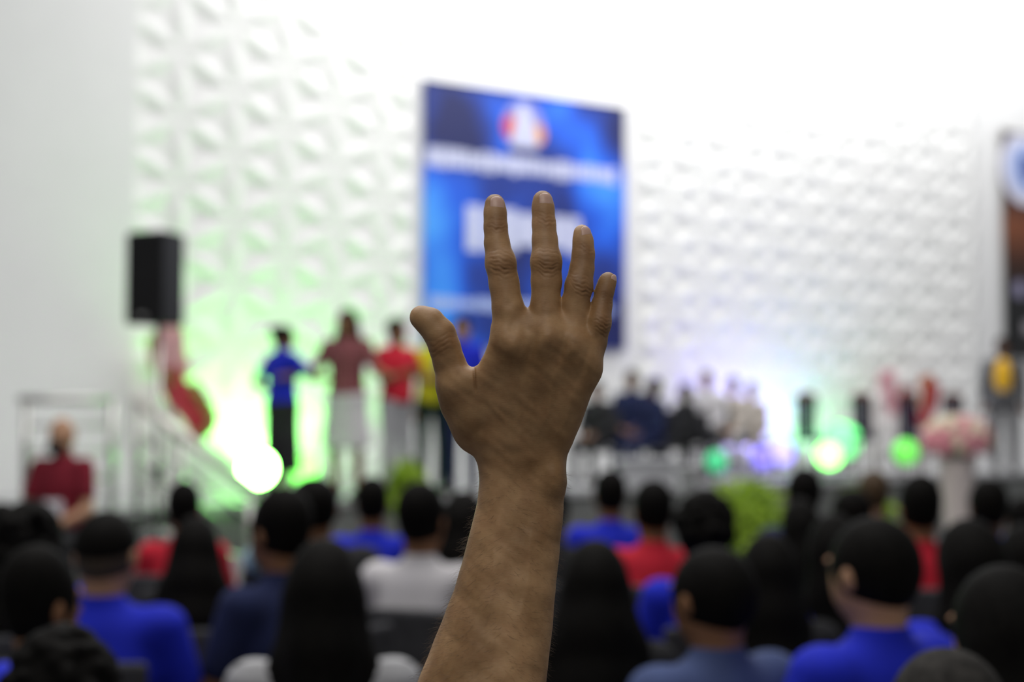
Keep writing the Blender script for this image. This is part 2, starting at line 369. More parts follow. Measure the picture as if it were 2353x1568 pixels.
prism('crest_shield', [(cc[0] - .14, cc[1] + .2), (cc[0] + .2, cc[1] + .2), (cc[0] + .16, cc[1] - .1), (cc[0] + .03, cc[1] - .25), (cc[0] - .1, cc[1] - .1)], mat('crest_blue', (.05, .10, .35), .5), -.013, cr_)
c2 = wallp(2343, 665, WY - .07); disc('small_emblem', (c2.x - KX0, c2.z - KZ0), .14, mat('small_emblem_grey', (.30, .28, .42), .5), -.004, kb_)
c2 = wallp(2353, 770, WY - .07); letters('lettering', c2.x - KX0, 2.4, c2.z - KZ0, c2.z - KZ0 + .22, 6, kb_, -.004, mat('grey_print', (.35, .33, .36), .5))

# ------------------------------------------------------------------ lamps on the stage floor
GREEN, VIOLET = (.22, 1.0, .14), (.40, .34, 1.0)
def par(px, d, col, label, power, lens=20, size=1.0, aim=(0, 0, 3.5), tilt=20, ang=80, wally=None):
    loc = ground(px, d, STZ)
    if wally: loc = wallp(px, 1100, wally); loc.z = STZ
    t = thing('stage_uplight', label, 'stage light', loc, CAMROT + math.pi, None); s = size
    hd = Matrix.Rotation(math.radians(-tilt), 4, 'X')
    bm = bmesh.new(); lathe(bm, [(.05 * s, -.12 * s), (.07 * s, -.10 * s), (.085 * s, -.05 * s), (.095 * s, .06 * s), (.108 * s, .09 * s), (.108 * s, .10 * s), (.100 * s, .10 * s), (.098 * s, .09 * s)], 24)
    hs = bm_obj('housing', bm, M['black'], t, True); PL = Matrix.Translation((0, 0, .17 * s)) @ hd; hs.matrix_local = PL
    bm = bmesh.new(); tube(bm, [(-.13 * s, 0, .17 * s), (-.13 * s, 0, .012), (.13 * s, 0, .012), (.13 * s, 0, .17 * s)], .012, 6); bm_obj('bracket', bm, M['black'], t)
    bm = bmesh.new(); lathe(bm, [(.102 * s, .101 * s), (.097 * s, .115 * s), (.06 * s, .130 * s), (.01, .138 * s)], 24); ln = bm_obj('lens', bm, mat('lamp_lens', col, .2, emit=lens), t, True); ln.matrix_local = PL
    if power: spot('uplight_lamp', (loc.x, loc.y + (.14 * s if wally else 0), STZ + .17 * s), Vector((loc.x + aim[0], WY + aim[1], aim[2])), power, col, ang, .05)
    return t
par(600, 12.6, GREEN, 'largest green stage lamp facing the hall left of the woman in a long dark skirt', 0, lens=60, size=1.55, tilt=80)
par(610, 0, GREEN, 'green uplight aimed at the wall left of the woman in a long dark skirt', 300, lens=60, size=.8, aim=(.35, 0, 2.5), wally=13.4, ang=125, tilt=-50)
par(704, 13.2, GREEN, 'green lamp facing the hall between the two women on stage', 0, lens=4, size=1.4, tilt=80)
par(712, 0, GREEN, 'green uplight aimed at the wall between the two women on stage', 70, lens=40, size=.8, aim=(.1, 0, 2.5), wally=13.35, tilt=-50, ang=130)
par(1792, 0, VIOLET, 'violet uplight aimed at the wall beside the empty chairs', 240, lens=14, size=.8, aim=(0, 0, 2.4), wally=13.3, tilt=-50, ang=130)
par(1790, 16.9, VIOLET, 'pale violet lamp facing the hall beside the empty chairs', 0, lens=1.9, size=1.5, tilt=80)
par(1748, 16.4, (.25, .2, 1.0), 'smaller deep violet lamp nearer the seated guests', 0, lens=1.1, size=1.3, tilt=80)
par(1897, 16.4, GREEN, 'brightest green lamp facing the hall under the first empty chairs', 0, lens=7, size=1.45, tilt=80)
par(1925, 17.2, (.2, 1, .3), 'added dim green lamp making the halo behind the brightest green lamp', 0, lens=1.6, size=2.2, tilt=80)  # added: its large dim lens only gives the lamp in front a green halo
par(1930, 0, (.25, 1, .4), 'green uplight aimed at the wall behind the first empty chairs', 60, lens=10, size=.8, wally=13.3, tilt=-50, aim=(0, 0, 2.4), ang=130)
par(2072, 17.1, GREEN, 'dim green lamp facing the hall beside the flower pedestal', 0, lens=.6, size=1.5, tilt=80)
par(1642, 15.6, (.1, .8, .35), 'small teal lamp by the feet of the seated guests', 0, lens=.3, size=1.2, tilt=80)

# ------------------------------------------------------------------ loudspeaker on its stand
sp_top = at(367, 536, 11); sb_z = at(367, 748, 11).z
spk = thing('loudspeaker', 'black box loudspeaker raised high on a stand beside the left wall', 'loudspeaker', (sp_top.x, sp_top.y, sb_z), math.radians(-33.6 + 180 - 28))
H_ = sp_top.z - sb_z
bm = bmesh.new()
pf = [(-.19, .17), (.19, .17), (.11, -.17), (-.11, -.17)]
lo = [bm.verts.new((x, y, 0)) for x, y in pf]; hi = [bm.verts.new((x, y, H_)) for x, y in pf]
bm.faces.new(lo); bm.faces.new(hi[::-1])
for k in range(4): bm.faces.new((lo[k], lo[(k + 1) % 4], hi[(k + 1) % 4], hi[k]))
bmesh.ops.bevel(bm, geom=bm.edges[:], offset=.015, segments=2, affect='EDGES'); bm_obj('cabinet', bm, M['black'], spk)
bm = bmesh.new(); box(bm, (-.17, .168, .03), (.17, .185, H_ - .03), .006); bm_obj('grille', bm, M['blackcloth'], spk)
bm = bmesh.new(); box(bm, (-.04, .184, .05), (.04, .19, .075)); bm_obj('badge', bm, M['steel'], spk)
st = thing('speaker_stand', 'grey tripod pole stand holding the black loudspeaker', 'speaker stand', (sp_top.x, sp_top.y, 0))
bm = bmesh.new(); tube(bm, [(0, 0, .15), (0, 0, sb_z - .001)], .022, 10); bm_obj('pole', bm, M['steel'], st, True)
bm = bmesh.new(); lathe(bm, [(.04, .95), (.04, 1.08), (.03, 1.1)], 12); bm_obj('collar', bm, M['black'], st)
for k in range(3):
    a = k * 2.094 + .3; bm = bmesh.new(); tube(bm, [(.03 * math.cos(a), .03 * math.sin(a), .75), (.55 * math.cos(a), .55 * math.sin(a), .02)], .014, 8); bm_obj('leg', bm, M['black'], st)

# ------------------------------------------------------------------ stairs and railings on the left
P0 = Vector((ground(62, 11.25).x, SFY - .02, 0)); P1 = Vector((ground(262, 11.6).x, SFY - .02, 0))
rl = thing('landing_railing', 'grey metal railing with horizontal bars on the stage edge behind the bald man', 'railing', (P0.x, P0.y + .06, STZ))
L = P1.x - P0.x
for x in (0, L):
    bm = bmesh.new(); tube(bm, [(x, 0, 0), (x, 0, .88)], .032, 10); bm_obj('post', bm, M['steel'], rl, True)
bm = bmesh.new(); tube(bm, [(-.06, 0, .89), (L, 0, .89)], .035, 10); bm_obj('handrail', bm, M['steel'], rl, True)
for z in (.25, .47, .68):
    bm = bmesh.new(); tube(bm, [(0, 0, z), (L, 0, z)], .014, 8); bm_obj('bar', bm, M['steel'], rl, True)
RUN = .95
sr = thing('stair_railing', 'sloping steel stair railing descending to the right from the stage landing', 'railing', (P1.x + .08, SFY - .38, 0))
def srz(x): return STZ - STZ * x / RUN
for x in (.0, .36, RUN):
    bm = bmesh.new(); tube(bm, [(x, 0, max(srz(x), 0)), (x, 0, srz(x) + .86)], .028, 10); bm_obj('post', bm, M['steel'], sr, True)
bm = bmesh.new(); tube(bm, [(-.04, 0, srz(-.04) + .87), (RUN + .1, 0, srz(RUN + .1) + .87)], .045, 12); bm_obj('handrail', bm, mat('polished_rail', (.85, .82, .76), .3, .3), sr, True)
for z in (.22, .42, .62):
    bm = bmesh.new(); tube(bm, [(0, 0, srz(0) + z), (RUN, 0, srz(RUN) + z)], .014, 8); bm_obj('bar', bm, M['steel'], sr, True)
stp = thing('staircase', 'short pale staircase leading up to the left end of the stage', 'staircase', (P1.x + .1, SFY - 1.32, 0))
for k in range(4):
    hgt = STZ - STZ * (k + 1) / 5
    bm = bmesh.new(); box(bm, (k * RUN / 4, 0, 0), ((k + 1) * RUN / 4, .88, hgt), .008); bm_obj('step', bm, M['stage'], stp)

# ------------------------------------------------------------------ people
CACHE = {}
def hand_prims(f, w, d, side, R=1.0):
    w = np.array(w, float); d = np.array(d, float); d /= np.linalg.norm(d)
    s = np.cross(d, [0, 0, 1.0]); n_ = np.linalg.norm(s); s = s / n_ if n_ > .2 else np.array([0, 1.0, 0]); s = s * side
    nrm = np.cross(s, d)
    f.cone(w, w + d * .075, .024, .030, .01)
    for i in range(4):
        o = (i - 1.5) * .019; L = (.068, .078, .074, .058)[i]; b = w + d * .08 + s * o; c = b + d * L * .55 + nrm * .006; e = c + d * L * .45 + nrm * .016
        f.cone(b, c, .0095, .0085, .006); f.cone(c, e, .0085, .007, .004)
    f.cone(w + d * .03 - s * .02, w + d * .075 - s * .052, .013, .011, .008); f.cone(w + d * .075 - s * .052, w + d * .10 - s * .058, .011, .009, .004)
ARMS = {   # elbow and wrist offsets from the shoulder, per side
 'lap': ((.05, .06, -.27), (-.07, .26, -.36)),
 'down': ((.05, -.02, -.28), (.06, .04, -.53)),
 'out': ((.10, .05, -.24), (.26, .22, -.28)),
 'front': ((.05, .05, -.27), (-.03, .28, -.20)),
 'hip': ((.14, -.08, -.24), (.00, .06, -.40)),
 'reach': ((.06, .16, -.20), (.06, .42, -.20)),
}
def joints(pose, arms):
    dz = 0 if pose == 'stand' else -.41
    J = {'dz': dz}
    for i, sg in enumerate((-1, 1)):
        a = ARMS[arms[i]]; sh = np.array([sg * .168, 0, 1.395 + dz])
        J['sh', sg] = sh; J['el', sg] = sh + np.array([sg * a[0][0], a[0][1], a[0][2]]); J['wr', sg] = sh + np.array([sg * a[1][0], a[1][1], a[1][2]])
        if pose == 'stand': J['hip', sg] = (sg * .09, 0, .90); J['kn', sg] = (sg * .10, .02, .49); J['an', sg] = (sg * .10, -.02, .09)
        else: J['hip', sg] = (sg * .09, 0, .53); J['kn', sg] = (sg * .12, .43, .50); J['an', sg] = (sg * .12, .41, .09)
    return J
def bounds(pose, dz): return (-.50, -.27, 0), (.50, .66, 1.75 + dz)
def body_mesh(pose, arms):
    key = ('body', pose, arms)
    if key in CACHE: return CACHE[key]
    J = joints(pose, arms); dz = J['dz']; lo, hi = bounds(pose, dz); f = Field((lo[0], lo[1], -.02), hi, .0075)
    hc = (0, .015, 1.60 + dz)
    f.ell(hc, (.074, .092, .112), .01); f.ell((0, .035, 1.545 + dz), (.052, .062, .062), .03)
    f.cone((0, .098, 1.605 + dz), (0, .116, 1.578 + dz), .009, .013, .012)
    f.ell((0, .100, 1.542 + dz), (.024, .010, .008), .006)
    for sg in (-1, 1):
        f.ell((sg * .078, .005, 1.592 + dz), (.010, .020, .032), .005); f.ell((sg * .034, .097, 1.604 + dz), (.017, .01, .010), sub=True)
        f.ell((sg * .03, .098, 1.622 + dz), (.022, .010, .007), .008)
    f.cone((0, -.012, 1.42 + dz), (0, -.002, 1.53 + dz), .056, .052, .03)
    f.cone((-.13, 0, 1.395 + dz), (.13, 0, 1.395 + dz), .050, .050, .04)
    f.ell((0, .0, 1.27 + dz), (.150, .10, .17), .05); f.ell((0, 0, 1.08 + dz), (.125, .088, .14), .05); f.ell((0, 0, .94 + dz), (.15, .105, .11), .05)
    for sg in (-1, 1):
        f.cone(J['sh', sg], J['el', sg], .047, .036, .03); f.cone(J['el', sg], J['wr', sg], .037, .025, .015)
        hand_prims(f, J['wr', sg], J['wr', sg] - J['el', sg], sg)
        f.cone(J['hip', sg], J['kn', sg], .078, .052, .03); f.cone(J['kn', sg], J['an', sg], .052, .036, .015)
        a = J['an', sg]; f.cone((a[0], a[1], .05), (a[0] * 1.1, a[1] + .14, .035), .035, .028, .015)
    me = fmesh('body', f, 2); CACHE[key] = me; return me
def top_mesh(pose, arms, sleeve):                         # sleeve: short | long | jacket
    key = ('top', pose, arms, sleeve)
    if key in CACHE: return CACHE[key]
    J = joints(pose, arms); dz = J['dz']; lo, hi = bounds(pose, dz); f = Field((lo[0], lo[1], .38 if dz else .7), (hi[0], .62, hi[2] - .2), .0085)
    g = .016 if sleeve != 'jacket' else .028
    f.cone((-.135, -.002, 1.385 + dz), (.135, -.002, 1.385 + dz), .056 + g * .6, .056 + g * .6, .05)
    f.cone((0, -.01, 1.40 + dz), (0, -.006, 1.462 + dz), .075, .060, .04)
    f.ell((0, 0, 1.27 + dz), (.155 + g, .105 + g, .17), .05); f.ell((0, 0, 1.09 + dz), (.135 + g, .10 + g, .15), .06); f.ell((0, 0, .96 + dz), (.155 + g, .118 + g, .12), .05)
    for sg in (-1, 1):
        sh, el, wr = J['sh', sg], J['el', sg], J['wr', sg]
        if sleeve == 'short': f.cone(sh, sh + (el - sh) * .62, .058, .058, .03)
        else: f.cone(sh, el, .058 + g * .3, .048 + g * .2, .03); f.cone(el, el + (wr - el) * .97, .048 + g * .2, .036, .015)
    f.cut((0, 0, -1), -(.86 + dz)) if sleeve != 'jacket' else f.cut((0, 0, -1), -(.80 + dz))
    me = fmesh('top', f, 2); CACHE[key] = me; return me
def low_mesh(pose, arms, kind):                           # trousers | skirt | longskirt
    key = ('low', pose, kind)
    if key in CACHE: return CACHE[key]
    J = joints(pose, arms); dz = J['dz']; f = Field((-.34, -.24, 0), (.34, .62, 1.05 + dz), .0085)
    f.ell((0, 0, .93 + dz), (.162, .12, .12), .04)
    if kind == 'trousers':
        for sg in (-1, 1):
            f.cone(J['hip', sg], J['kn', sg], .092, .066, .03); a = J['an', sg]; f.cone(J['kn', sg], (a[0], a[1], .10), .066, .054, .015)
        f.cut((0, 0, -1), -.075)
    else:
        zb = .46 if kind == 'skirt' else .26
        for sg in (-1, 1): f.cone((sg * .07, 0, .90), (sg * .085, .01, zb), .10, .125 if kind == 'skirt' else .11, .06)
        f.cone((0, 0, .9), (0, 0, zb), .12, .13, .06); f.cut((0, 0, -1), -zb)
    me = fmesh('lower', f, 2); CACHE[key] = me; return me
def hair_mesh(style, pose):
    key = ('hair', style)
    if key in CACHE: return CACHE[key]
    f = Field((-.24, -.26, -.58), (.24, .16, .20), .0065)    # around the head centre
    if style in ('short', 'bun', 'crop'):
        f.ell((0, -.012, .014), (.083, .101, .112), .01)
        if style == 'short': f.ell((0, -.03, .05), (.080, .09, .09), .02)
        f.ell((0, .12, -.05), (.085, .085, .125), sub=True); f.cut((0, .45, -.89), .066)
        if style == 'bun': f.ell((0, -.10, .07), (.045, .045, .045), .015)
    elif style == 'fade':
        f.ell((0, -.008, .03), (.083, .100, .106), .01); f.ell((0, .13, -.05), (.09, .085, .125), sub=True); f.cut((0, .25, -.97), -.022)
    elif style == 'buzz':
        f.ell((0, -.006, .006), (.0775, .096, .112), .01); f.ell((0, .12, -.05), (.09, .085, .125), sub=True); f.cut((0, .45, -.89), .07); f.cut((0, -.25, .97), .05)
    elif style == 'long':
        f.ell((0, -.012, .014), (.086, .103, .114), .01)
        f.chain([(0, -.045, .0, .083), (0, -.07, -.12, .085), (0, -.10, -.28, .088), (0, -.115, -.42, .065)], .03)
        for sg in (-1, 1): f.chain([(sg * .05, -.03, -.02, .042), (sg * .075, -.04, -.16, .045), (sg * .085, -.085, -.34, .045)], .03)
        f.ell((0, .125, -.06), (.075, .095, .14), sub=True)
        f.ell((0, .06, -.28), (.10, .09, .15), sub=True)
    elif style == 'mane':
        f.ell((0, -.012, .014), (.088, .105, .114), .01)
        f.chain([(0, -.045, .0, .085), (0, -.07, -.12, .10), (0, -.09, -.26, .115), (0, -.10, -.40, .10)], .03)
        for sg in (-1, 1): f.chain([(sg * .05, -.03, -.02, .045), (sg * .085, -.05, -.16, .055), (sg * .12, -.08, -.34, .065)], .03)
        f.ell((0, .125, -.06), (.075, .095, .14), sub=True)
    elif style == 'wide':
        f.ell((0, -.015, .02), (.105, .115, .118), .02); rnd = random.Random(3)
        f.chain([(0, -.05, .0, .10), (0, -.08, -.12, .115), (0, -.10, -.27, .12), (0, -.11, -.36, .09)], .04)
        for i in range(170):
            a = rnd.uniform(0, 6.28); z = rnd.uniform(-.38, .1); r = .095 if z > 0 else .115; x = r * math.cos(a); y = -.06 - (.0 if z > 0 else .03) + r * math.sin(a) * .9
            if y < .0: f.ell((x, y, z), (.020, .020, .022), .012)
        f.ell((0, .125, -.06), (.08, .095, .15), sub=True)
    elif style == 'curly':
        f.ell((0, -.012, .025), (.100, .112, .118), .01); rnd = random.Random(5)
        for i in range(130):
            th = rnd.uniform(0, 6.28); ph = rnd.uniform(-.3, 1.5); x = .098 * math.cos(th) * math.cos(ph); y = -.015 + .108 * math.sin(th) * math.cos(ph); z = .028 + .115 * math.sin(ph); f.ell((x, y, z), (.018, .018, .018), .006)
        f.ell((0, .13, -.05), (.085, .09, .125), sub=True); f.cut((0, .45, -.89), .075)
    V, Q = f.net(); V = smooth_v(V, Q, 2); me = np_mesh('hair', V, Q); CACHE[key] = me; return me
def shoe_mesh():
    if 'shoe' in CACHE: return CACHE['shoe']
    f = Field((-.08, -.11, -.01), (.08, .22, .13), .006); f.cone((0, -.03, .05), (0, .13, .038), .047, .040, .02); f.cone((0, -.02, .05), (0, -.02, .09), .045, .045, .02); f.cut((0, 0, -1), 0)
    CACHE['shoe'] = fmesh('shoe', f, 1); return CACHE['shoe']
def eye_mesh():
    if 'eye' in CACHE: return CACHE['eye']
    bm = bmesh.new(); bmesh.ops.create_uvsphere(bm, u_segments=12, v_segments=8, radius=.0115); me = bpy.data.meshes.new('eye'); bm.to_mesh(me); bm.free()
    for p in me.polygons: p.use_smooth = True
    CACHE['eye'] = me; return me
def person(px, ytop, d, off, label, pose='sit', arms=('lap', 'lap'), hair='short', hairm='hair', skin='skinA', top='blue', sleeve='short', low='trousers', lowm='darkcloth', base=0.0, group=None, h=None, wide=1.0, loc=None):
    H0 = 1.72 if pose == 'stand' else 1.31
    z = at(px, ytop, d).z - base; s = h if h else z / H0
    loc = loc or ground(px, d, base)
    t = thing('person', label, 'person', loc, CAMROT + math.radians(off), group); t.scale = (s * wide, s * wide, s)
    dz = 0 if pose == 'stand' else -.41
    link('body', body_mesh(pose, arms), M[skin], t)
    link({'short': 'shirt', 'long': 'shirt', 'jacket': 'jacket'}[sleeve], top_mesh(pose, arms, sleeve), M[top], t)
    link('trousers' if low == 'trousers' else 'skirt', low_mesh(pose, arms, low), M[lowm], t)
    J = joints(pose, arms)
    for sg in (-1, 1):
        o = link('shoe', shoe_mesh(), M['shoe'], t); o.location = (J['an', sg][0], J['an', sg][1], 0)
        e = link('eye', eye_mesh(), M['eye'], t); e.location = (sg * .034, .090, 1.604 + dz)
    if hair:
        o = link('hair', hair_mesh(hair, pose), M[hairm], t); o.location = (0, .015, 1.60 + dz)
    return t, dz

# chair for the audience
def chair_parts():
    if 'chair' in CACHE: return CACHE['chair']
    P = []
    bm = bmesh.new(); box(bm, (-.23, -.20, .40), (.23, .24, .445), .015); P.append(('seat', bm, 'chair'))
    bm = bmesh.new(); box(bm, (-.22, -.27, .56), (.22, -.235, .92), .015); P.append(('backrest', bm, 'chair'))
    for sg in (-1, 1):
        bm = bmesh.new(); tube(bm, [(sg * .19, .20, .40), (sg * .20, .22, 0)], .012, 8); P.append(('leg', bm, 'chairleg'))
        bm = bmesh.new(); tube(bm, [(sg * .19, -.25, .90), (sg * .19, -.235, .43), (sg * .20, -.26, 0)], .012, 8); P.append(('leg', bm, 'chairleg'))
    R = []
    for n, bm, m in P:
        me = bpy.data.meshes.new(n); bmesh.ops.recalc_face_normals(bm, faces=bm.faces[:]); bm.to_mesh(me); bm.free(); R.append((n, me, M[m]))
    CACHE['chair'] = R; return R
def chair(loc, rz, label, group, s=1.0):
    t = thing('chair', label, 'chair', loc, rz, group); t.scale = (s, s, s)
    for n, me, m in chair_parts(): link(n, me, m, t)
    return t

AUD = [  # px, ytop, dist, facing offset (+ = turned left), hair, hair mat, skin, shirt, sleeve, wide, label
 (72, 1160, 4.5, 0, 'wide', 'hair', 'skinA', 'blue', 'short', 1, 'seated person with big bushy black hair at the left edge behind the boy'),
 (8, 1158, 5.6, 5, 'long', 'hair', 'skinA', 'blue', 'short', 1, 'seated person with black hair cut off by the left edge of the picture'),
 (96, 1270, 3.1, -38, 'short', 'hair', 'skinA', 'blue', 'short', 0.88, 'seated boy with short black hair turned right at lower left in a blue shirt'),
 (245, 1186, 4.1, -4, 'fade', 'hair', 'skinB', 'blue', 'short', 1.12, 'seated man with a faded haircut and a printed bright blue T-shirt at lower left'),
 (150, 1487, 2.3, 0, 'curly', 'hair', 'skinC', 'darkcloth', 'short', .95, 'seated child with curly dark hair at the bottom left in front of the blue shirts'),
 (425, 1113, 6.2, 0, 'short', 'hair', 'skinA', 'red', 'short', .95, 'seated person in red with small dark head below the stair railing'),
 (452, 1190, 4.95, 4, 'mane', 'hair', 'skinC', 'darkcloth', 'short', 0.98, 'seated woman with long black hair between the blue T-shirt and navy shirt'),
 (648, 1133, 4.3, 52, 'short', 'hair', 'skinA', 'navy', 'short', 1, 'seated man in navy shirt turned left with a pale blue mask under his chin'),
 (722, 1106, 5.6, 8, 'short', 'hair', 'skinA', 'darkcloth', 'long', 1.2, 'seated person with round dark head in dark clothes below the green light'),
 (748, 1245, 3.15, 4, 'long', 'hair', 'skinB', 'stripes', 'short', 1, 'seated woman with long black hair and grey striped top left of the raised forearm'),
 (856, 1103, 6.4, 0, 'short', 'hair', 'skinA', 'blue', 'short', .95, 'seated person in blue shirt in the row ahead of the white shirt'),
 (968, 1118, 4.9, -18, 'short', 'hair', 'skinA', 'white', 'short', 1, 'seated person with dark hair in a plain white shirt left of the forearm'),
 (1066, 1132, 5.3, 0, 'long', 'hair', 'skinC', 'darkcloth', 'short', 1, 'seated dark haired person in dark clothes half hidden by the left of the forearm'),
 (1262, 1112, 5.8, 0, 'short', 'hair', 'skinC', 'darkcloth', 'short', 1, 'seated dark haired person in dark clothes half hidden by the right of the wrist'),
 (1402, 1087, 6.8, 3, 'short', 'hair', 'skinA', 'blue', 'short', 1, 'seated person in blue shirt directly ahead of the red shirted person right of the forearm'),
 (1500, 1112, 5.7, 6, 'short', 'hair', 'skinA', 'red', 'short', 1, 'seated person in bright red shirt right of the forearm'),
 (1618, 1150, 4.7, 10, 'curly', 'hair', 'skinC', 'blue', 'short', 1, 'seated person with rounded curly black hair in blue shirt beside the red shirt'),
 (1368, 1246, 3.6, 0, 'mane', 'hair', 'skinC', 'darkcloth', 'short', 0.98, 'seated woman with very wide long black hair just right of the forearm'),
 (1642, 1262, 3.3, 34, 'crop', 'hair', 'skinA', 'slate', 'short', 1.15, 'seated man with cropped black hair in a slate blue shirt turned left'),
 (1765, 1230, 4.05, 5, 'long', 'hair', 'skinC', 'darkcloth', 'short', 1, 'seated woman with long black hair behind the slate blue shirt'),
 (1846, 1083, 6.6, 0, 'short', 'hair', 'skinC', 'navy', 'short', 1, 'seated dark haired person just below the green stage light'),
 (1838, 1150, 5.4, 12, 'long', 'hair', 'skinC', 'navy', 'short', .9, 'seated woman with long black hair and navy top below the green light'),
 (2012, 1193, 3.2, 33, 'crop', 'hair', 'skinB', 'blue', 'short', 1.1, 'seated man with large cropped black head turned left in bright blue shirt lower right'),
 (1915, 1185, 4.3, 10, 'long', 'hair', 'skinC', 'blue', 'short', .95, 'seated person in blue shirt just left of the large cropped head'),
 (1955, 1132, 6.0, 0, 'short', 'hair', 'skinC', 'darkcloth', 'short', 1.1, 'seated dark haired person in dark clothes below the green glow at right'),
 (2005, 1087, 7.2, 0, 'short', 'brownhair', 'skinB', 'darkcloth', 'short', 1, 'seated brown haired person farthest row left of the pink flowers'),
 (2112, 1100, 5.4, 0, 'short', 'hair', 'skinA', 'red', 'short', .95, 'seated person in dark red shirt just left of the white flower pedestal'),
 (2226, 1197, 3.75, 14, 'long', 'hair', 'skinC', 'blue', 'short', 1, 'seated woman with long black hair in blue below the flower pedestal'),
 (2268, 1108, 6.0, 0, 'short', 'hair', 'skinC', 'blue', 'short', 1, 'seated dark haired person in blue right of the flower pedestal'),
 (2345, 1150, 6.6, 0, 'short', 'hair', 'skinC', 'darkcloth', 'short', 1, 'seated dark haired person below the man in the grey suit'),
 (2350, 1207, 4.7, 0, 'long', 'hair', 'skinC', 'darkcloth', 'short', 1, 'seated long haired person cut off by the right edge behind the pale grey woman'),
 (2308, 1308, 2.55, 30, 'long', 'hair', 'skinB', 'palegrey', 'short', 1, 'seated long haired woman with her cheek showing in pale grey at lower right'),
 (2165, 1518, 1.95, 5, 'short', 'greyhair', 'skinA', 'darkcloth', 'short', 1, 'seated person with greying dark hair at the bottom right, top of head only'),
]
for i, (px, yt, d, off, hr, hm, sk, tp, sl, wd, lab) in enumerate(AUD):
    t, dz = person(px, yt, d, off, lab, hair=hr, hairm=hm, skin=sk, top=tp, sleeve=sl, wide=wd)
    if i == 3:
        link('shaved_back_of_head', hair_mesh('buzz', 0), M['buzz'], t).location = (0, .015, 1.60 + dz)
        bm = bmesh.new()
        for k in range(9): a = k * .7; box(bm, (.0 + .035 * math.cos(a) - .012, -.158, .80 + .03 * math.sin(a * 1.7)), (.035 * math.cos(a) + .012, -.140, .82 + .03 * math.sin(a * 1.7)))
        bm_obj('shirt_print', bm, M['paper'], t)
    if i == 7:
        f = Field((-.09, .02, -.14), (.09, .16, .02), .006); f.ell((0, .078, -.085), (.056, .045, .05), .01); f.ell((0, .05, -.07), (.05, .05, .06), sub=True)
        link('face_mask', fmesh('face_mask', f, 1), M['mask_blue'], t).location = (0, .015, 1.60 + dz)
    what = lab.split('seated ')[1].split(' ')
    s = min(1.0, t.scale[2]); short = ' '.join(what[:9])
    short = lab.replace('seated ', '')
    words = short.split(' ')[:9]
    while words[-1] in ('in', 'a', 'with', 'the', 'of', 'and', 'at', 'by', 'to', 'from', 'her', 'his', 'over', 'below', 'behind', 'beside', 'between', 'just', 'under', 'for', 'very'): words.pop()
    if i == 13: words = 'dark person half hidden by the right of the wrist'.split()
    chair(t.location, t.rotation_euler.z, 'dark grey chair under the ' + ' '.join(words), 'chairs of the seated audience', s)

# bald man in maroon by the left wall
t, dz = person(146, 957, 9.3, 180 - 14, 'bald person in a maroon shirt with black mask on chin sitting by left wall', hair='buzz', hairm='skinB', skin='skinB', top='maroon', base=.16)
f = Field((-.09, .02, -.14), (.09, .16, .02), .006); f.ell((0, .068, -.075), (.060, .052, .05), .01); f.ell((0, .04, -.07), (.05, .055, .06), sub=True)
link('face_mask', fmesh('face_mask', f, 1), M['blackcloth'], t).location = (0, .015, 1.60 + dz)
o = panel('name_badge', M['paper'], -.10, .68, .03, .78, .16, .168, t)
bx = thing('stool', 'low black stool under the bald person in maroon', 'stool', t.location - Vector((0, 0, .16)), t.rotation_euler.z)
bm = bmesh.new(); box(bm, (-.22, -.2, .56), (.22, .2, .60), .012); bm_obj('seat', bm, M['chair'], bx)
for a, b in ((-1, -1), (-1, 1), (1, 1), (1, -1)):
    bm = bmesh.new(); tube(bm, [(a * .18, b * .16, .56), (a * .21, b * .19, 0)], .014, 8); bm_obj('leg', bm, M['chairleg'], bx)
bm = bmesh.new(); box(bm, (-.25, .22, 0), (.25, .62, .16), .01); bm_obj('footrest', bm, M['chair'], bx)

# people standing on the stage
SK = dict(pose='stand', base=STZ)
person(648, 748, 12.9, -52, 'woman in blue shirt and long dark skirt standing leftmost on the stage', arms=('hip', 'reach'), hair='bun', skin='skinA', top='blue', low='longskirt', lowm='darkcloth', wide=1.17, **SK)
t, dz = person(797, 712, 12.9, 168, 'woman with long dark hair, red top and white skirt standing on the stage', arms=('out', 'out'), hair='long', skin='skinA', top='plaid', low='skirt', lowm='white', wide=1.08, **SK)
link('hair_lock', hair_mesh('long', 0), M['hair'], t).location = (0, .0, 1.60)
person(910, 735, 13.2, -132, 'man in bright red shirt and pale trousers standing on the stage', wide=1.08, arms=('out', 'front'), hair='short', skin='skinA', top='red', lowm='palegrey', **SK)
person(992, 742, 13.6, -160, 'person in yellow shirt and dark green trousers on stage half behind the thumb', arms=('down', 'down'), hair='short', skin='skinB', top='yellow', lowm='darkgreen', **SK)
person(1062, 728, 13.5, 175, 'person in blue shirt on stage seen between thumb and index finger', arms=('down', 'front'), hair='short', skin='skinB', top='blue', lowm='navy', **SK)
t, dz = person(2306, 778, 18.3, 160, 'man in grey suit with golden yellow shirt standing at the right end of the stage', arms=('down', 'down'), hair='short', skin='skinC', top='grey', sleeve='jacket', lowm='grey', wide=1.12, **SK)
f = Field((-.10, .05, -.30), (.10, .2, .28), .007); f.ell((0, .078, 0), (.105, .082, .25), .01)
link('shirt_front', fmesh('shirt_front', f, 1), M['gold'], t).location = (0, .0, 1.21)

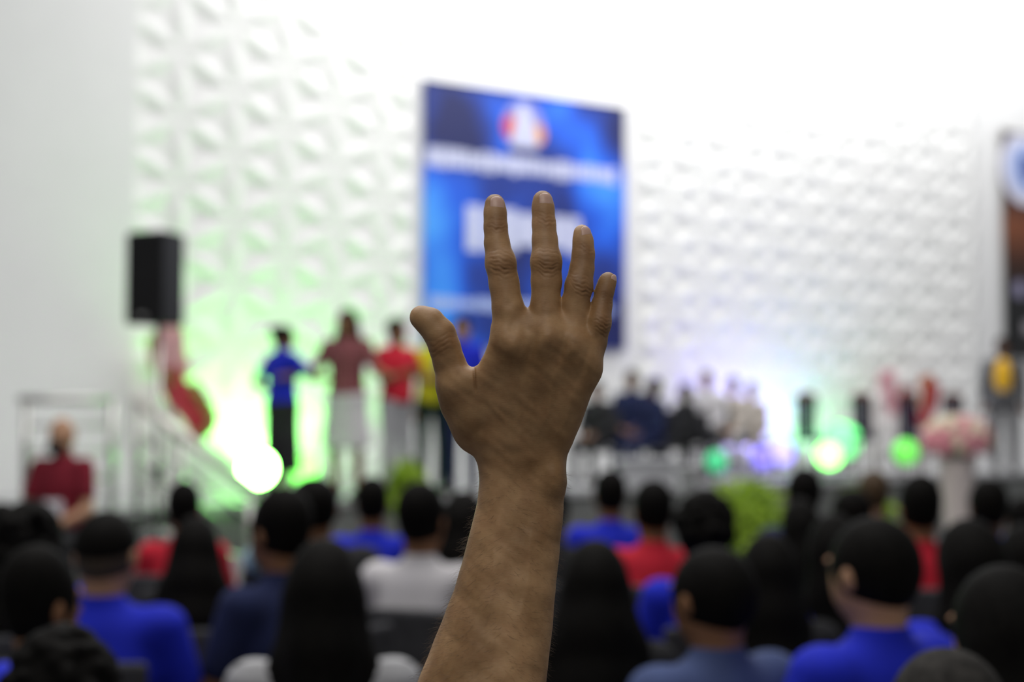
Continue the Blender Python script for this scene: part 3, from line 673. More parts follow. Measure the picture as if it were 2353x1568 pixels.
# guests seated on the stage
SEAT = [
 (1372, 878, 15.6, 150, 'short', 'skinA', 'darkcloth', 'jacket', 'darkcloth', 'guest in black jacket seated on stage just right of the wrist'),
 (1452, 853, 16.2, 165, 'short', 'skinA', 'navy', 'jacket', 'navy', 'guest in navy jacket seated on stage second from the wrist'),
 (1503, 872, 15.6, 120, 'short', 'skinC', 'navy', 'long', 'navy', 'guest with dark hair and navy shirt seated turned to the side'),
 (1574, 884, 16.2, 120, 'short', 'skinC', 'darkcloth', 'jacket', 'darkcloth', 'guest in dark charcoal jacket seated beside the white shirted guest'),
 (1624, 853, 16.9, 155, 'crop', 'skinB', 'white', 'long', 'darkcloth', 'guest in white shirt with lighter face seated on stage'),
 (1684, 868, 17.2, 160, 'short', 'skinB', 'cream', 'long', 'palegrey', 'guest in cream clothes seated on stage beside the violet light'),
 (1726, 880, 17.7, 160, 'short', 'skinB', 'cream', 'long', 'cream', 'guest in pale clothes seated on stage nearest the violet light'),
]
for px, yt, d, off, hr, sk, tp, sl, lm, lab in SEAT:
    t, dz = person(px, yt, d, off, lab, hair=hr, hairm='brownhair' if sk == 'skinB' else 'hair', skin=sk, top=tp, sleeve=sl, lowm=lm, base=STZ)
    o = chair(t.location, t.rotation_euler.z, 'black chair on stage under the ' + ' '.join(lab.split(' seated')[0].split(' ')[:8]), 'chairs of the seated guests', min(1, t.scale[2]))

# empty tall chairs at the right of the stage
def tall_chair(px, d, label):
    t = thing('tall_chair', label, 'chair', ground(px, d, STZ), CAMROT + math.radians(172), 'empty tall chairs on the stage')
    bm = bmesh.new(); box(bm, (-.13, -.20, .42), (.13, .2, .48), .02); bm_obj('seat', bm, M['navyvelvet'], t)
    bm = bmesh.new(); box(bm, (-.085, -.25, .44), (.085, -.20, .92), .015); bm_obj('back_splat', bm, M['navyvelvet'], t)
    bm = bmesh.new(); lathe(bm, [(.02, 0), (.13, .015), (.13, .045), (.02, .07)], 16); me = bm
    for v in bm.verts: v.co = Vector((v.co.x, v.co.z - .235 - .02, v.co.y * .5 + .93))
    bm_obj('crest_rail', bm, M['wood'], t, True)
    for sg in (-1, 1):
        bm = bmesh.new(); tube(bm, [(sg * .115, -.22, .93), (sg * .115, -.2, .45), (sg * .12, -.24, 0)], .013, 8); bm_obj('back_leg', bm, M['wood'], t)
        bm = bmesh.new(); tube(bm, [(sg * .115, .18, .44), (sg * .12, .2, 0)], .013, 8); bm_obj('front_leg', bm, M['wood'], t)
for px, d, lab in ((1855, 16.6, 'empty navy chair on stage between the violet and green lights'), (1985, 16.9, 'empty navy chair on stage just right of the bright green light'),
                   (2092, 17.2, 'empty navy chair on stage in front of the red and orange cloth'), (2196, 17.5, 'empty navy chair on stage directly above the pink bouquet')): tall_chair(px, d, lab)

# low white table in front of the guests, narrow white pedestal
lt = thing('low_table', 'low pale grey table in front of the seated guests on stage', 'table', ground(1484, 15.05, STZ), CAMROT)
bm = bmesh.new(); box(bm, (-.34, -.2, .23), (.34, .2, .28), .01); bm_obj('table_top', bm, M['palegrey'], lt)
bm = bmesh.new(); box(bm, (-.29, -.16, 0), (.29, .16, .23), .01); bm_obj('base', bm, M['palegrey'], lt)
pd = thing('pedestal', 'narrow pale pedestal standing before the stage beside the lime plant', 'pedestal', ground(1583, 11.3, 0), CAMROT)
bm = bmesh.new(); lathe(bm, [(.11, 0), (.11, .04), (.07, .07), (.065, .95), (.10, 1.0), (.10, 1.04)], 20); bm_obj('column', bm, M['palegrey'], pd, True)
bm = bmesh.new(); box(bm, (-.11, -.11, 1.04), (.11, .11, 1.08), .008); bm_obj('cap', bm, M['palegrey'], pd)

# potted plants
def plant(px, ytop, d, R, H, label, seed):
    rnd = random.Random(seed); zt = at(px, ytop, d).z; t = thing('potted_plant', label, 'plant', ground(px, d, 0))
    bm = bmesh.new(); lathe(bm, [(.13, 0), (.17, .05), (.20, .32), (.21, .33), (.21, .36), (.18, .36), (.17, .31)], 24); bm_obj('pot', bm, M['pot'], t, True)
    bm = bmesh.new()
    for k in range(12):
        a = k * .52; tube(bm, [(.03 * math.cos(a), .03 * math.sin(a), .3), (R * .35 * math.cos(a), R * .35 * math.sin(a), zt - H * .8), (R * .6 * math.cos(a), R * .6 * math.sin(a), zt - H * .3)], .007, 5)
    bm_obj('stem', bm, M['stem'], t)
    bm = bmesh.new()
    for k in range(900):
        th = rnd.uniform(0, 6.28); cz = rnd.uniform(-1, 1); rr = rnd.random() ** .4; q = math.sqrt(1 - cz * cz)
        c = Vector((R * rr * q * math.cos(th), R * rr * q * math.sin(th), zt - H / 2 + H / 2 * rr * cz))
        d1 = Vector((rnd.gauss(0, 1), rnd.gauss(0, 1), rnd.gauss(.5, 1))).normalized(); d2 = d1.cross(Vector((rnd.gauss(0, 1), rnd.gauss(0, 1), rnd.gauss(0, 1)))).normalized(); n = d1.cross(d2) * .008
        l, w_ = .075, .022
        vs = [bm.verts.new(c + v) for v in (Vector(), d1 * l * .4 + d2 * w_ + n, d1 * l, d1 * l * .4 - d2 * w_ + n)]; bm.faces.new((vs[0], vs[1], vs[2])); bm.faces.new((vs[0], vs[2], vs[3]))
    tag(bm_obj('foliage', bm, M['leaf'], t), kind='stuff')
plant(1708, 1100, 10.2, .30, .55, 'bushy lime green potted plant in front of the stage right of the pedestal', 1)
plant(935, 1062, 11.0, .15, .45, 'small lime green potted plant before the stage under the red shirted man', 2)
plant(1985, 1120, 10.6, .20, .35, 'low green potted plant in front of the stage below the green light', 3)

# bouquet on a tall white pedestal
bq = ground(2198, 10.9, 0); ztop = at(2198, 1062, 10.9).z
pv = thing('flower_pedestal', 'tall tapering white pedestal vase holding the pink bouquet', 'pedestal', bq)
bm = bmesh.new(); lathe(bm, [(.17, 0), (.17, .03), (.10, .08), (.095, ztop * .5), (.135, ztop - .05), (.15, ztop)], 28); bm_obj('column', bm, M['pot'], pv, True)
bm = bmesh.new(); lathe(bm, [(.155, ztop), (.165, ztop + .012), (.15, ztop + .025)], 28); bm_obj('rim', bm, M['pot'], pv, True)
bo = thing('bouquet', 'round bouquet of pink and cream flowers on the tall white pedestal', 'bouquet', bq + Vector((0, 0, ztop + .03)))
def blossom():
    bm = bmesh.new()
    for ring, (n, r, z, s) in enumerate(((6, .022, .0, .03), (5, .014, .010, .024), (3, .006, .018, .016))):
        for k in range(n):
            a = 6.283 * k / n + ring; v = bmesh.ops.create_uvsphere(bm, u_segments=8, v_segments=6, radius=1)['verts']
            for p in v: q = Vector((p.co.x * s * .5, p.co.y * s * .9, p.co.z * s * .8)); q.rotate(Matrix.Rotation(a, 3, 'Z')); p.co = q + Vector((r * math.cos(a), r * math.sin(a), z))
    me = bpy.data.meshes.new('flower'); bm.to_mesh(me); bm.free()
    for p in me.polygons: p.use_smooth = True
    return me
fl = blossom(); fl.materials.append(M['pink']); rnd = random.Random(4)
for k in range(64):
    ga = k * 2.39996; cz = 1 - 1.45 * (k + .5) / 64; q = math.sqrt(max(0, 1 - cz * cz)); nv = Vector((q * math.cos(ga), q * math.sin(ga), cz))
    o = bpy.data.objects.new('flower', fl); C.objects.link(o); o.parent = bo; o.location = Vector((nv.x * .235, nv.y * .235, nv.z * .17 + .13)); o.rotation_euler = nv.to_track_quat('Z', 'Y').to_euler(); sc = rnd.uniform(1.1, 1.5); o.scale = (sc, sc, sc)
    o.material_slots[0].link = 'OBJECT'; o.material_slots[0].material = M['petalcream'] if rnd.random() < .33 else M['pink']
bm = bmesh.new(); rnd = random.Random(9)
for k in range(70):
    a = rnd.uniform(0, 6.28); tube(bm, [(.02 * math.cos(a), .02 * math.sin(a), 0), (.16 * math.cos(a + .3), .16 * math.sin(a + .3), rnd.uniform(.0, .18))], .003, 4)
bm_obj('stems', bm, M['stem'], bo)

# draped cloth ornaments by the wall
def drape(name, pts, wdt, m, parent):
    bm = bmesh.new(); prev = None; n = 26; P = [Vector(p) for p in pts]
    def cr(t):
        t = t * (len(P) - 1); i = min(int(t), len(P) - 2); u = t - i; p0, p1, p2, p3 = P[max(i - 1, 0)], P[i], P[i + 1], P[min(i + 2, len(P) - 1)]
        return .5 * ((2 * p1) + (p2 - p0) * u + (2 * p0 - 5 * p1 + 4 * p2 - p3) * u * u + (3 * p1 - p0 - 3 * p2 + p3) * u ** 3)
    rows = []
    for i in range(n + 1):
        c = cr(i / n); d = (cr(min(1, i / n + .02)) - cr(max(0, i / n - .02))).normalized(); s = d.cross(Vector((0, 1, 0))).normalized(); ww = wdt * (.7 + .3 * math.sin(math.pi * i / n))
        rows.append([bm.verts.new(c + s * ww * (j / 6 - 1) + Vector((0, .03 * math.sin(j * 1.9 + i * .3), 0))) for j in range(13)])
    for A, B in zip(rows, rows[1:]):
        for j in range(12): bm.faces.new((A[j], A[j + 1], B[j + 1], B[j]))
    r = bmesh.ops.solidify(bm, geom=bm.faces[:], thickness=.01); return bm_obj(name, bm, m, parent, True)
def W(px, py, off, o): 
    p = wallp(px, py, WY - off); return p - o
o0 = wallp(420, 1010, WY - .55); o0.z = STZ
orn = thing('cloth_ornament', 'tall draped ornament of pink, red and gold cloth behind the stair railing', 'ornament', o0)
drape('pink_cloth', [W(388, 750, .5, o0), W(392, 800, .5, o0), W(405, 870, .5, o0)], .17, M['pinkfabric'], orn)
drape('red_cloth', [W(385, 850, .55, o0), W(412, 905, .55, o0), W(445, 950, .55, o0), W(468, 1000, .55, o0)], .14, M['redfabric'], orn)
drape('gold_cloth', [W(352, 770, .6, o0), W(362, 850, .6, o0), W(400, 880, .6, o0)], .06, M['goldfabric'], orn)
drape('gold_cloth', [W(440, 880, .62, o0), W(480, 940, .62, o0), W(485, 980, .62, o0), W(430, 1020, .62, o0)], .06, M['goldfabric'], orn)
bm = bmesh.new(); tube(bm, [(-.1, .06, 0), (-.1, .06, 1.5)], .02, 8); tube(bm, [(-.3, .06, .015), (.3, .06, .015)], .02, 8); tube(bm, [(-.1, -.2, .015), (-.1, .3, .015)], .02, 8); bm_obj('frame', bm, M['steel'], orn)
o1 = wallp(2110, 960, WY - .55); o1.z = STZ
orn = thing('cloth_ornament', 'draped ornament of pink, orange and red cloth behind the empty tall chairs', 'ornament', o1)
drape('pink_cloth', [W(2038, 850, .5, o1), W(2042, 900, .5, o1), W(2060, 950, .5, o1)], .16, M['pinkfabric'], orn)
drape('orange_cloth', [W(2128, 862, .55, o1), W(2132, 900, .55, o1), W(2128, 945, .55, o1)], .15, mat('orange_fabric', (.72, .24, .06), .7, var=.1), orn)
drape('red_cloth', [W(2148, 880, .6, o1), W(2140, 930, .6, o1), W(2120, 985, .6, o1)], .12, M['redfabric'], orn)
drape('red_cloth', [W(2075, 890, .6, o1), W(2090, 930, .6, o1), W(2110, 970, .6, o1)], .10, M['redfabric'], orn)
bm = bmesh.new(); tube(bm, [(0, .06, 0), (0, .06, 1.1)], .02, 8); tube(bm, [(-.3, .06, .015), (.3, .06, .015)], .02, 8); tube(bm, [(0, -.2, .015), (0, .3, .015)], .02, 8); bm_obj('frame', bm, M['steel'], orn)

# ------------------------------------------------------------------ the raised hand
PM = 1.0 / FX                                            # metres per photo pixel at one metre
def hx(px): return (px - CX) * PM
def hz(py): return (CY - py) * PM
FING = {
 'index': [(1180, 800, 38, -1), (1168, 712, 36.5, -1), (1158, 650, 34, -1), (1150.5, 605, 34, -1), (1142, 560, 28.5, 0), (1139, 522, 26.5, 0), (1138, 490, 25.5, 0), (1137, 469, 23.5, 0)],
 'middle': [(1260, 790, 36, -1), (1253, 705, 33.5, -1), (1255.5, 645, 34.5, -1), (1255, 602, 34.5, -1), (1252, 552, 28.5, 0), (1250, 515, 26.5, 0), (1248, 480, 25, 0), (1247, 461, 23.5, 0)],
 'ring': [(1314, 800, 33, 0), (1321, 700, 31.5, 0), (1330, 658, 30.5, 0), (1337, 618, 27.5, 0), (1340.5, 585, 25.5, 0), (1340, 555, 23, 0), (1337.5, 536, 20.5, 0)],
 'little': [(1343, 850, 31, 2), (1366, 785, 29, 2), (1376, 742, 27.5, 2), (1383, 702, 23.5, 2), (1390, 668, 21, 2), (1396, 648, 19.5, 2), (1398, 644, 18.5, 2)],
 'thumb': [(966, 729, 28, 10), (985, 740, 33, 10), (1009, 768, 36.5, 10), (1021, 800, 35.5, 9), (1032, 837, 36.5, 7), (1042, 875, 38.5, 5), (1060, 930, 44, 3), (1086, 990, 42, 2)],
}
PALM = [(1128, 750), (1124, 780), (1113, 812), (1100, 838), (1084, 850), (1060, 850), (1036, 860), (1012, 878), (1009, 892), (1014, 919), (1025, 947), (1037, 974), (1051, 1002), (1067, 1029), (1089, 1048), (1098, 1068), (1101, 1100), (1097, 1149), (1082, 1215), (1064, 1281), (1046, 1347), (1021, 1413), (994, 1480), (968, 1546), (940, 1620), (912, 1700), (904, 1780), (930, 1850), (985, 1885), (1050, 1895), (1140, 1860), (1200, 1780), (1235, 1700), (1250, 1620), (1257, 1546), (1265.5, 1480), (1272, 1413), (1277, 1347), (1285, 1281), (1291, 1215), (1296, 1149), (1302, 1112), (1298, 1084), (1304, 1045), (1323, 1002), (1336, 974), (1346, 947), (1355, 919), (1363, 892), (1369, 864), (1376, 837), (1384, 808), (1384, 785), (1365, 765), (1345, 752), (1318, 738), (1288, 712), (1250, 716), (1209, 710), (1168, 716), (1138, 730)]
def build_hand():
    h = .0013; f = Field((hx(895), -.052, hz(1905)), (hx(1440), .052, hz(425)), h)
    P = np.array([(hx(a), hz(b)) for a, b in PALM])
    X = f.ax[0][:, None].astype(float); Z = f.ax[2][None, :].astype(float); D = np.full((len(f.ax[0]), len(f.ax[2])), 1e9); ins = np.zeros(D.shape, bool)
    for (ax, az), (bx_, bz) in zip(P, np.roll(P, -1, 0)):
        vx, vz = bx_ - ax, bz - az; t = np.clip(((X - ax) * vx + (Z - az) * vz) / (vx * vx + vz * vz), 0, 1)
        D = np.minimum(D, np.hypot(X - ax - t * vx, Z - az - t * vz))
        c = ((az > Z) != (bz > Z)) & (X < (bx_ - ax) * (Z - az) / (bz - az + 1e-12) + ax); ins ^= c
    D = np.where(ins, -D, D)
    T = np.interp(-f.ax[2], [-hz(y) for y in (690, 780, 880, 1000, 1084, 1200, 1350, 1546, 1750, 1905)], [.0095, .0125, .0145, .0165, .0185, .0215, .027, .036, .041, .041])
    q = np.maximum(D + T[None, :], 0)[:, None, :]; Y = np.abs(f.ax[1])[None, :, None]
    core = np.sqrt(q ** 2 + Y ** 2) - T[None, None, :]
    f.F = np.minimum(f.F, core.astype(np.float32))
    def p3(a): return (hx(a[0]), a[3] * .001, hz(a[1]), a[2] * PM)
    G = None
    for n, ch in FING.items():
        g = Field.__new__(Field); g.__dict__.update(f.__dict__); g.F = np.ones_like(f.F)
        g.chain([p3(c) for c in ch], .003)
        if n == 'thumb': TH = g.F
        else: G = g.F if G is None else np.minimum(G, g.F)
    for d, k in ((G, .004), (TH, .009)):
        hh = np.clip(.5 + .5 * (d - f.F) / k, 0, 1); f.F = (d * (1 - hh) + f.F * hh - k * hh * (1 - hh)).astype(np.float32)
    # knuckles and the tendons over the back of the hand
    for a, b in (((1178, 792), (1165, 1030)), ((1256, 778), (1195, 1040)), ((1313, 800), (1225, 1045)), ((1345, 846), (1262, 1040))):
        f.ell((hx(a[0]), -.0065, hz(a[1])), (.0095, .0095, .011), .010)
        f.cone((hx(a[0]), -.0075, hz(a[1])), (hx(b[0]), -.008, hz(b[1])), .0075, .0055, .009)
    for n in ('index', 'middle', 'ring', 'little'):
        c = FING[n][3 if n in ('index', 'middle') else 2]; f.ell((hx(c[0]), -.0042, hz(c[1])), (c[2] * PM * .80, c[2] * PM * .85, .009), .006)
    f.ell((hx(1268), -.014, hz(1095)), (.007, .009, .010), .012)    # ulna head at the wrist
    V, Q = f.net(); V = smooth_v(V, Q, 4)
    me = np_mesh('hand_tmp', V, Q)
    o = bpy.data.objects.new('tmp', me); C.objects.link(o); md = o.modifiers.new('s', 'SUBSURF'); md.levels = 1; md.render_levels = 1
    bpy.context.view_layer.update(); dg = bpy.context.evaluated_depsgraph_get(); me2 = bpy.data.meshes.new_from_object(o.evaluated_get(dg)); bpy.data.objects.remove(o)
    n = len(me2.vertices); co = np.empty(n * 3, np.float32); me2.vertices.foreach_get('co', co); co = co.reshape(-1, 3).astype(float)
    no = np.empty(n * 3, np.float32); me2.vertices.foreach_get('normal', no); no = no.reshape(-1, 3)
    px = co[:, 0] / PM + CX; py = CY - co[:, 2] / PM
    dors = np.clip(-no[:, 1] + .15, 0, 1) ** .6; disp = np.zeros(n); pig = np.zeros(n)
    rs = np.random.RandomState(2)
    # joint creases: (x, y, half width, axis lean, [(offset, depth mm, width px, bow)])
    J = [
     (1153, 606, 31, .20, [(-27, .35, 2.6, -9), (-17, .45, 2.6, -7), (-6, .75, 3.2, -2), (4, .55, 2.6, 3), (13, .95, 3.4, 6), (24, .85, 3.4, 10), (34, .3, 2.8, 10)]),
     (1258, 608, 31, .12, [(-36, .25, 2, -10), (-28, .35, 2.2, -10), (-17, .4, 2.4, -8), (-5, .55, 2.6, 2), (4, .75, 2.6, 5), (12, .95, 3.2, 8), (21, .75, 3, 10), (30, .4, 2.6, 12)]),
     (1337, 660, 27, .35, [(-26, .3, 2.2, -8), (-17, .4, 2.4, -6), (-6, .6, 2.8, 2), (4, .9, 2.8, 6), (13, .8, 2.8, 9), (22, .4, 2.6, 10)]),
     (1384, 745, 22, .35, [(-20, .4, 2.2, -5), (-10, .55, 2.2, 0), (0, .75, 2.4, 3), (9, .75, 2.4, 5), (18, .6, 2.4, 6), (27, .45, 2.2, 8)]),
     (1144, 520, 22, .05, [(-13, .35, 2.2, -2), (-7, .3, 2, 0), (-1, .55, 2.4, 1), (8, .85, 3.0, 3), (16, .3, 2.2, 4)]),
     (1256, 508, 22, .20, [(-14, .3, 2, 0), (-6, .35, 2, 1), (3, .75, 2.8, 3), (13, .3, 2, 4)]),
     (1346, 575, 19, .5, [(-10, .3, 2, 0), (-2, .4, 2, 2), (8, .5, 2.2, 4)]),
     (1396, 688, 16, .5, [(-9, .3, 2, 0), (-2, .4, 2, 1), (5, .55, 2.2, 2), (12, .35, 2, 3)]),
     (1015, 792, 32, -.45, [(-18, .3, 2.6, 2), (-6, .4, 2.6, 0), (6, .45, 2.8, -2), (18, .3, 2.8, -3)]),
    ]
    for jx, jy, hw, lean, L in J:
        t = (px - jx) / hw; s = (py - jy) - lean * (px - jx); wv = np.exp(-np.clip(np.abs(t), 0, 4) ** 3 / .9)
        wob = 2.0 * np.sin(t * 4.1 + jy) + 1.2 * np.sin(t * 9.3 + jx)
        for so, dp, sg, bow in L:
            disp -= dp * .001 * .8 * np.exp(-((s - so + wob + bow * t * t * (1 if so > 0 else 1)) / sg) ** 2) * wv * (.7 + .3 * np.sin(t * 6 + so))
        pig += .85 * np.exp(-((s / 30) ** 2)) * wv
    # fold in the thumb web
    t = (py - 872) / 26; s = px - (1091 + .06 * (py - 850)); disp -= .0012 * np.exp(-(s / 3.0) ** 2) * np.exp(-t ** 4); pig += .8 * np.exp(-(s / 4) ** 2) * np.exp(-t ** 4)
    # fine slanted skin grain and soft veins on the back of the hand
    g = np.clip((py - 700) / 80, 0, 1)
    u = py * .80 - px * .60; v = py * .60 + px * .80
    for k in range(16):
        fr = rs.uniform(.10, .35); disp += g * .000022 * np.sin(u * fr + 2.5 * np.sin(v * rs.uniform(.01, .04) + k) + k * 1.7)
    for (x0, y0, x1, y1, a_) in ((1290, 830, 1235, 1000, .0007), (1215, 850, 1180, 990, .0006), (1335, 870, 1270, 1010, .0005), (1120, 900, 1170, 1000, .0006), (1235, 1160, 1190, 1420, .0006), (1150, 1180, 1120, 1400, .0005)):
        vx, vy = x1 - x0, y1 - y0; t = np.clip(((px - x0) * vx + (py - y0) * vy) / (vx * vx + vy * vy), 0, 1); dd = np.hypot(px - x0 - t * vx + 6 * np.sin(t * 7), py - y0 - t * vy); disp += a_ * np.exp(-(dd / 7) ** 2) * np.sin(np.pi * t)
    for (x0, y0, sx, sy, a_) in ((1176, 752, 13, 20, -.0012), (1222, 800, 11, 40, -.0016), (1288, 805, 10, 38, -.0016), (1338, 838, 9, 34, -.0013), (1150, 905, 34, 40, -.0010), (1040, 940, 22, 40, -.0008), (1105, 985, 20, 22, -.0014),
                                 (1178, 795, 15, 17, .0011), (1255, 782, 15, 17, .0011), (1313, 806, 13, 15, .0010), (1190, 1035, 45, 14, -.0009), (1255, 1010, 28, 20, -.0007), (1165, 650, 16, 12, -.0004), (1170, 700, 12, 14, -.0006), (1255, 700, 14, 14, -.0005)):
        disp += a_ * np.exp(-((px - x0 + .25 * (py - y0)) / sx) ** 2 - ((py - y0) / sy) ** 2)
    for k in range(9):
        fr = rs.uniform(.02, .06); disp += g * .00022 * np.sin(px * fr + 2 * np.sin(py * .02 + k)) * np.sin(py * rs.uniform(.02, .05) + k * 2.1)
    co += no * (disp * dors)[:, None]; pig *= dors
    V = co
    tz = np.linspace(-hz(200), -hz(2200), 1000); tg = np.interp(tz, [-hz(y) for y in (437, 520, 605, 700, 790, 950, 1084, 1300, 1546, 1900)], [.022, .008, -.003, -.014, -.021, -.008, .002, -.014, -.036, -.066])
    ker = np.exp(-(np.arange(-60, 61) / 24.0) ** 2); ker /= ker.sum(); tg = np.convolve(np.pad(tg, 60, mode='edge'), ker, 'valid')
    def warp(V):
        zz = V[:, 2]; g = np.interp(-zz, tz, tg)
        out = V.copy(); out[:, 1] += g; out[:, 0] *= (1 + g); out[:, 2] *= (1 + g); return out
    V = warp(V)
    me2.vertices.foreach_set('co', V.astype(np.float32).ravel()); me2.update()
    at_ = me2.attributes.new('pigment', 'FLOAT', 'POINT'); at_.data.foreach_set('value', np.clip(pig, 0, 1).astype(np.float32))
    for p in me2.polygons: p.use_smooth = True
    return me2, warp, f
def skin_material():
    m = bpy.data.materials.new('raised_hand_skin'); m.use_nodes = True; nt = m.node_tree; N = nt.nodes; Lk = nt.links; b = N['Principled BSDF']
    b.inputs['Roughness'].default_value = .52; b.inputs['Specular IOR Level'].default_value = .35
    b.inputs['Subsurface Weight'].default_value = .12; b.inputs['Subsurface Radius'].default_value = (1, .3, .15); b.inputs['Subsurface Scale'].default_value = .004
    tc = N.new('ShaderNodeTexCoord'); n1 = N.new('ShaderNodeTexNoise'); n1.inputs['Scale'].default_value = 28; n1.inputs['Detail'].default_value = 6; n1.inputs['Roughness'].default_value = .6
    r1 = N.new('ShaderNodeValToRGB'); r1.color_ramp.elements[0].position = .34; r1.color_ramp.elements[0].color = (.250, .138, .056, 1); r1.color_ramp.elements[1].position = .66; r1.color_ramp.elements[1].color = (.43, .258, .125, 1)
    Lk.new(tc.outputs['Object'], n1.inputs['Vector']); Lk.new(n1.outputs['Fac'], r1.inputs[0])
    n2 = N.new('ShaderNodeTexNoise'); n2.inputs['Scale'].default_value = 75; n2.inputs['Detail'].default_value = 3
    mx = N.new('ShaderNodeMix'); mx.data_type = 'RGBA'; mx.blend_type = 'MULTIPLY'; mx.inputs[0].default_value = .6
    r2 = N.new('ShaderNodeValToRGB'); r2.color_ramp.elements[0].position = .35; r2.color_ramp.elements[0].color = (.80, .72, .68, 1); r2.color_ramp.elements[1].position = .62; r2.color_ramp.elements[1].color = (1, 1, 1, 1)
    Lk.new(tc.outputs['Object'], n2.inputs['Vector']); Lk.new(n2.outputs['Fac'], r2.inputs[0]); Lk.new(r1.outputs[0], mx.inputs[6]); Lk.new(r2.outputs[0], mx.inputs[7])
    at_ = N.new('ShaderNodeAttribute'); at_.attribute_name = 'pigment'; m2 = N.new('ShaderNodeMix'); m2.data_type = 'RGBA'; m2.blend_type = 'MULTIPLY'; m2.inputs[7].default_value = (.62, .52, .42, 1)
    Lk.new(at_.outputs['Fac'], m2.inputs[0]); Lk.new(mx.outputs[2], m2.inputs[6]); Lk.new(m2.outputs[2], b.inputs['Base Color'])
    mp = N.new('ShaderNodeMapping'); mp.inputs['Rotation'].default_value = (0, math.radians(30), 0); mp.inputs['Scale'].default_value = (260, 260, 1100)
    n3 = N.new('ShaderNodeTexNoise'); n3.inputs['Scale'].default_value = 1; n3.inputs['Detail'].default_value = 3; Lk.new(tc.outputs['Object'], mp.inputs[0]); Lk.new(mp.outputs[0], n3.inputs['Vector'])
    bp = N.new('ShaderNodeBump'); bp.inputs['Strength'].default_value = .13; bp.inputs['Distance'].default_value = .0008; Lk.new(n3.outputs['Fac'], bp.inputs['Height']); Lk.new(bp.outputs[0], b.inputs['Normal'])
    return m
hm, warp, _f = build_hand()
SKIN = skin_material()
HM = Matrix(((RT.x, FW.x, UP.x, 0), (RT.y, FW.y, UP.y, 0), (RT.z, FW.z, UP.z, 0), (0, 0, 0, 1))); HO = CAM + FW * 1.0
hp = thing('person', 'person in a blue shirt raising a bare right hand in front of the camera', 'person', (HO.x, HO.y, 0))
# place of everything below in the person's own frame: origin on the floor under the hand
LOC = Matrix.Translation(Vector((0, 0, HO.z))) @ HM
me = hm; me.transform(LOC)
# shoulders, torso and head of the same person, below the frame: joined into the same body mesh
def HL(x, y, z): v = LOC @ Vector((x, y, z)); return (v.x, v.y, v.z)
elb = HL(-.040, -.055, -.322); shd = HL(-.105, -.10, -.575); sz = shd[2]
RTv = np.array([RT.x, RT.y, 0]); FHv = np.array([FH.x, FH.y, 0]); sh = np.array(shd)
ctr = sh - RTv * .165
def rel(r, fw, z): return ctr + RTv * r + FHv * fw + np.array([0, 0, z])
fb = Field(tuple(np.minimum.reduce([rel(-.45, -.35, -sz), rel(.4, .7, -sz), rel(-.45, .7, -sz), rel(.4, -.35, -sz)]) - .02), tuple(np.maximum.reduce([rel(-.45, -.35, .45), rel(.4, .7, .45), rel(-.45, .7, .45), rel(.4, -.35, .45)])), .0085)
hd = rel(-.02, .03, .155)
fb.ell(hd, (.078, .082, .108), .01); fb.ell(rel(-.02, .055, .10), (.052, .055, .058), .03); fb.cone(rel(-.02, .10, .155), rel(-.02, .125, .130), .010, .013, .012)
for sg in (-1, 1): fb.ell(rel(-.02 + sg * .078, .02, .15), (.016, .016, .03), .006)
fb.cone(rel(0, 0, .0), rel(-.01, .01, .10), .056, .052, .03); fb.cone(rel(-.13, 0, -.01), rel(.13, 0, -.005), .05, .05, .04)
fb.cone(rel(-.05, 0, -.12), rel(.05, 0, -.12), .11, .11, .05); fb.cone(rel(-.03, 0, -.30), rel(.03, 0, -.30), .105, .105, .05); fb.cone(rel(-.05, 0, -.42), rel(.05, 0, -.42), .11, .11, .05)
fb.cone(shd, elb, .052, .042, .03)
e2 = rel(-.24, .06, -.27); w2 = rel(-.12, .26, -.37); fb.cone(rel(-.168, 0, -.01), e2, .047, .037, .03); fb.cone(e2, w2, .037, .026, .015); hand_prims(fb, w2, w2 - e2, -1)
HZ = .50
for sg in (-1, 1):
    fb.cone(rel(sg * .09, 0, -sz + .53), rel(sg * .12, .43, -sz + .50), .078, .052, .03); fb.cone(rel(sg * .12, .43, -sz + .50), rel(sg * .12, .41, -sz + .09), .052, .036, .015)
    fb.cone(rel(sg * .12, .41, -sz + .05), rel(sg * .13, .55, -sz + .035), .035, .028, .015)
Vb, Qb = fb.net(); Vb = smooth_v(Vb, Qb, 2)
n0 = len(me.vertices); V0 = np.empty(n0 * 3, np.float32); me.vertices.foreach_get('co', V0); V0 = V0.reshape(-1, 3)
pg = np.empty(n0, np.float32); me.attributes['pigment'].data.foreach_get('value', pg)
Q0 = np.empty(len(me.loops), np.int32); me.loops.foreach_get('vertex_index', Q0); Q0 = Q0.reshape(-1, 4)
full = np_mesh('body', np.concatenate([V0, Vb]), np.concatenate([Q0, Qb + n0])); a_ = full.attributes.new('pigment', 'FLOAT', 'POINT')
a_.data.foreach_set('value', np.concatenate([pg, np.zeros(len(full.vertices) - n0, np.float32)])); link('body', full, SKIN, hp)
